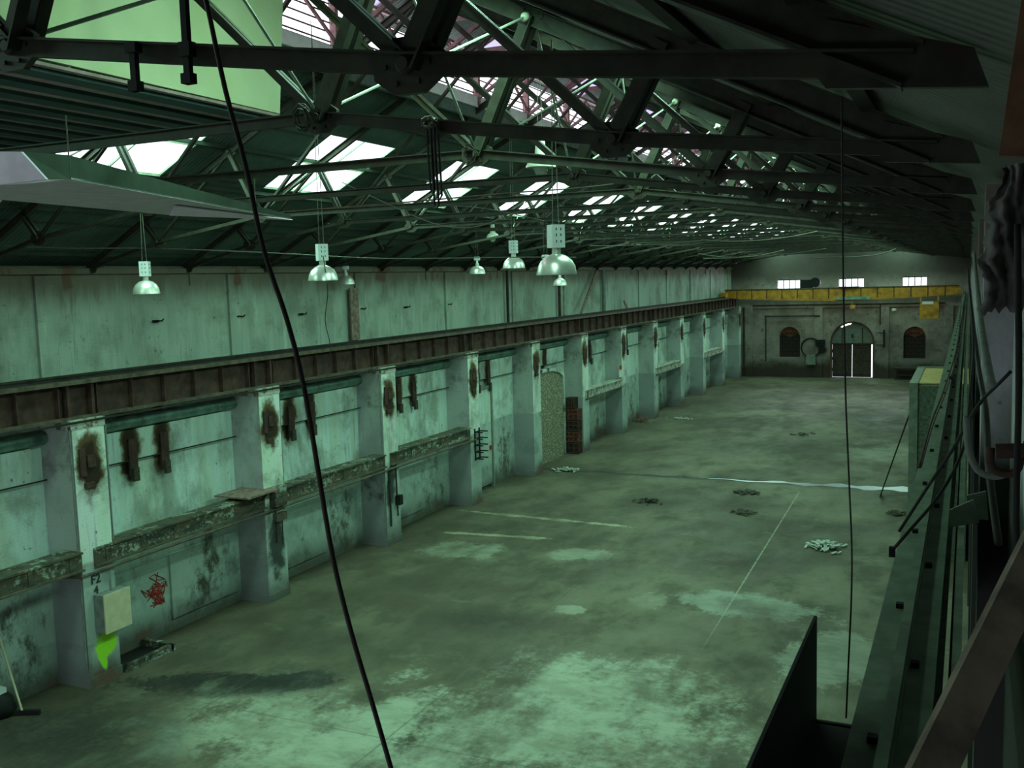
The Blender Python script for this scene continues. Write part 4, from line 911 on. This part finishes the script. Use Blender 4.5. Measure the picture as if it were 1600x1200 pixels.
# brown post and torn lagging at top right
q0, q1 = atY(1612, 30, 2.2), atY(1580, 245, 2.2)
tag(center(MB().bar(q0+(q0-q1)*.3, q1, .045, .04, (0, 1, 0)).build('timber_post', plain('orange_timber', (.15, .085, .045), .8, 0, .3, 12)), q1), 'orange brown broken timber hanging at top right', 'timber')
rg = MB(); rr = random.Random(9); NU, NV = 16, 26; front = []; back = []
for v_ in range(NV):
    t = v_/(NV-1); yl, yr = 262+t*225, 250+t*235
    xl_ = 1566-30*min(1, t*2.2)+(6*math.sin(t*17)+rr.uniform(-5, 5)); xr_ = 1612
    for u_ in range(NU):
        q = u_/(NU-1); sg_ = math.sin(q*9+t*5)+.6*math.sin(q*21-t*11)
        jag = rr.uniform(-9, 9) if v_ == NV-1 else rr.uniform(-2, 2)
        p = atY(xl_+(xr_-xl_)*q, yl+(yr-yl)*q+jag, 2.62+.022*sg_+rr.uniform(-.006, .006)); front.append(p); back.append(p+Vector((0, .012, 0)))
n_ = NU*NV; fs = []
for v_ in range(NV-1):
    for u_ in range(NU-1):
        a_ = v_*NU+u_; fs += [(a_, a_+1, a_+NU+1, a_+NU), (n_+a_, n_+a_+NU, n_+a_+NU+1, n_+a_+1)]
rg.add(front+back, fs); cpt = [front[0], front[0]]
tag(center(rg.build('torn_lagging', M['rag'], None, True), cpt[1]), 'ragged grey lagging hanging on the near right pier', 'lagging')
# pipes and loops on the right wall
def rpipe(px, Ys, r, mat, lb, cat='pipe', name='pipe'):
    o = cable(px, (lambda i: Ys[min(i, len(Ys)-1)]), r, M[mat], lb, name, n=8); o['category'] = cat; return o
rpipe([(1543, 730), (1541, 760), (1546, 775), (1575, 735), (1592, 735), (1590, 705), (1565, 704)], [3.0]*7, .012, 'rusty', 'rusty hooked pipe with socket on the near right wall') if 0 else None
hk = rpipe([(1548, 700), (1547, 722), (1556, 736), (1580, 740), (1592, 728), (1593, 705)], [2.6]*6, .010, 'rusty', 'rusty U shaped hook pipe on the near right wall')
e = thing('pipe_socket', 'short rusty pipe socket beside the hook on right wall', 'pipe', atY(1578, 706, 2.6)); MB().tube([(-.03, 0, 0), (.04, 0, .005)], .018, 10).build('socket', M['rusty'], e); MB().tube([(.03, 0, .004), (.05, 0, .006)], .024, 10).build('collar', M['scrap'], e)
rpipe([(1522, 395), (1530, 480), (1541, 560), (1549, 603)], [14, 8, 5, 4.2], .02, 'grey', 'bare pipe running along right wall to an open end')
rpipe([(1512, 420), (1520, 500), (1530, 580), (1540, 640), (1545, 730), (1560, 850)], [14, 9, 6.5, 5, 4.2, 3.8], .014, 'steel', 'dark wavy cable drooping along right wall', 'cable', 'cable')
rpipe([(1516, 470), (1521, 540), (1515, 620), (1505, 700), (1470, 770), (1420, 830), (1394, 860)], [9, 6, 5, 4.5, 4.3, 4.2, 4.2], .007, 'steel', 'long cable slanting down over the right runway', 'cable', 'cable')
rpipe([(1580, 580), (1556, 604), (1535, 625), (1512, 660), (1490, 700), (1450, 760), (1405, 830)], [3.6, 3.6, 3.7, 3.8, 3.9, 4.0, 4.1], .006, 'steel', 'thin stiff wire with bent tip by the right wall', 'cable', 'cable')
rpipe([(1510, 650), (1513, 700), (1528, 735), (1555, 745), (1578, 738)], [3.6]*5, .011, 'grey', 'grey hose loop hanging beside the hook pipe', 'cable', 'cable')
rpipe([(1590, 350), (1592, 600), (1588, 800), (1592, 1000)], [2.4]*4, .007, 'black', 'thin black cable running down the near right pier', 'cable', 'cable')
for k, (x0, x1) in enumerate(((1500, 1460), (1506, 1475))):
    rpipe([(1502+k*3, 470), (1497+k*4, 530), (1478+k*4, 600), (1455+k*4, 660), (1436+k*3, 730)], [30, 18, 12, 9, 7.2], .009-.003*k, 'rusty', 'brown cane like rod lying along right runway, %s one' % ('left' if k == 0 else 'right'), 'rod', 'rod')
p = atY(1394, 862, 4.2); o = MB().box(-.012, .012, -.012, .012, -.02, .02).build('cable_plug', M['black']); o.location = p; tag(o, 'small black plug at the end of the slanting cable', 'plug')
p = atY(1490, 590, 8); e = thing('black_bracket', 'black bracket clamped on the right runway near the wall', 'bracket', p)
MB().box(-.03, .01, -.04, .04, -.01, .01).build('plate', M['black'], e); MB().box(-.01, .01, -.02, .02, -.05, 0).build('leg', M['black'], e)
p = atZ(1500, 800, 6.3); e = thing('bent_plate', 'bent green steel plates standing by right runway', 'plate', (-.03, p.y-.4, 6.28))
MB().prism([(-.06, 0, 0), (-.06, 0, .12), (.08, 0, .2), (.12, 0, .05)], (0, .02, 0)).build('plate', M['green_steel'], e); MB().prism([(.06, .3, 0), (.04, .3, .16), (.16, .3, .2), (.18, .3, 0)], (0, .02, 0)).build('plate', M['green_steel'], e)

# ------------------------------------------------------------------ floor litter
def heap(px, py, n, sx, sy, sz, mat, label, cat, name, flat=False):
    p = atZ(px, py, 0); rr = random.Random(int(px)); e = thing(name, label, cat, (p.x, p.y, 0))
    m = MB()
    for k in range(n):
        x, y_ = rr.gauss(0, sx*.45), rr.gauss(0, sy*.45); z = max(0, (1-(x/sx)**2-(y_/sy)**2))*sz*rr.uniform(.2, 1); L_ = rr.uniform(.08, .3); t = rr.uniform(0, 3.14)
        m.bar((x, y_, z+.03), (x+L_*math.cos(t), y_+L_*math.sin(t), z+.03+rr.uniform(-.0, .06)), rr.uniform(.03, .12), .02, (rr.uniform(-.4, .4), rr.uniform(-.4, .4), 1))
    m.build('pieces', M[mat], e)['kind'] = 'stuff'; return e
heap(1290, 857, 70, .45, .45, .14, 'rubble', 'pale heap of broken scraps on the open floor', 'rubble heap', 'rubble_heap')
0 and heap(1290, 862, 14, .6, .5, .03, 'scrap', 'dark crumbs around the pale heap', 'rubble', 'floor_crumbs')
heap(1010, 785, 30, .5, .35, .08, 'scrap', 'dark clump of scrap on floor, mid left', 'scrap heap', 'scrap_heap')
heap(1160, 803, 26, .4, .3, .06, 'scrap', 'dark clump of scrap on floor, nearer one of the middle two', 'scrap heap', 'scrap_heap')
heap(1165, 772, 26, .5, .25, .06, 'scrap', 'dark clump of scrap on floor, farther one of the middle two', 'scrap heap', 'scrap_heap')
heap(1402, 805, 22, .35, .3, .06, 'scrap', 'dark clump of scrap near the right runway', 'scrap heap', 'scrap_heap')
heap(1250, 680, 14, .5, .4, .05, 'scrap', 'small far clump of scrap in mid floor', 'scrap heap', 'scrap_heap')
heap(888, 737, 40, .6, .35, .08, 'rubble', 'litter strip at left end of the floor drain', 'litter', 'litter_pile')
heap(1003, 660, 26, .5, .4, .25, 'redbrick', 'small pile of red bricks at foot of a left pier', 'brick pile', 'brick_pile')
heap(1060, 655, 20, .9, .3, .04, 'rubble', 'pale litter scattered by the left piers', 'litter', 'litter_pile')
# wet strip in the drainage cut catching the end wall daylight
pd = []
for k in range(25):
    x = -9.2+7.4*k/24; pd.append((x, 37.95+.10*math.sin(k*.9)+.004*k, .006))
wid = [.03+.34*(k/24)*(1+.5*math.sin(k*1.7)) for k in range(25)]
m = MB(); m.v = [(p[0], p[1]-w, p[2]) for p, w in zip(pd, wid)]+[(p[0], p[1]+w, p[2]) for p, w in zip(pd, wid)]
m.f = [(i, i+1, 26+i, 25+i) for i in range(24)]
tag(center(m.build('puddle', M['water']), (-5.5, 38, .006)), 'thin bright wet strip lying in floor drain', 'puddle')
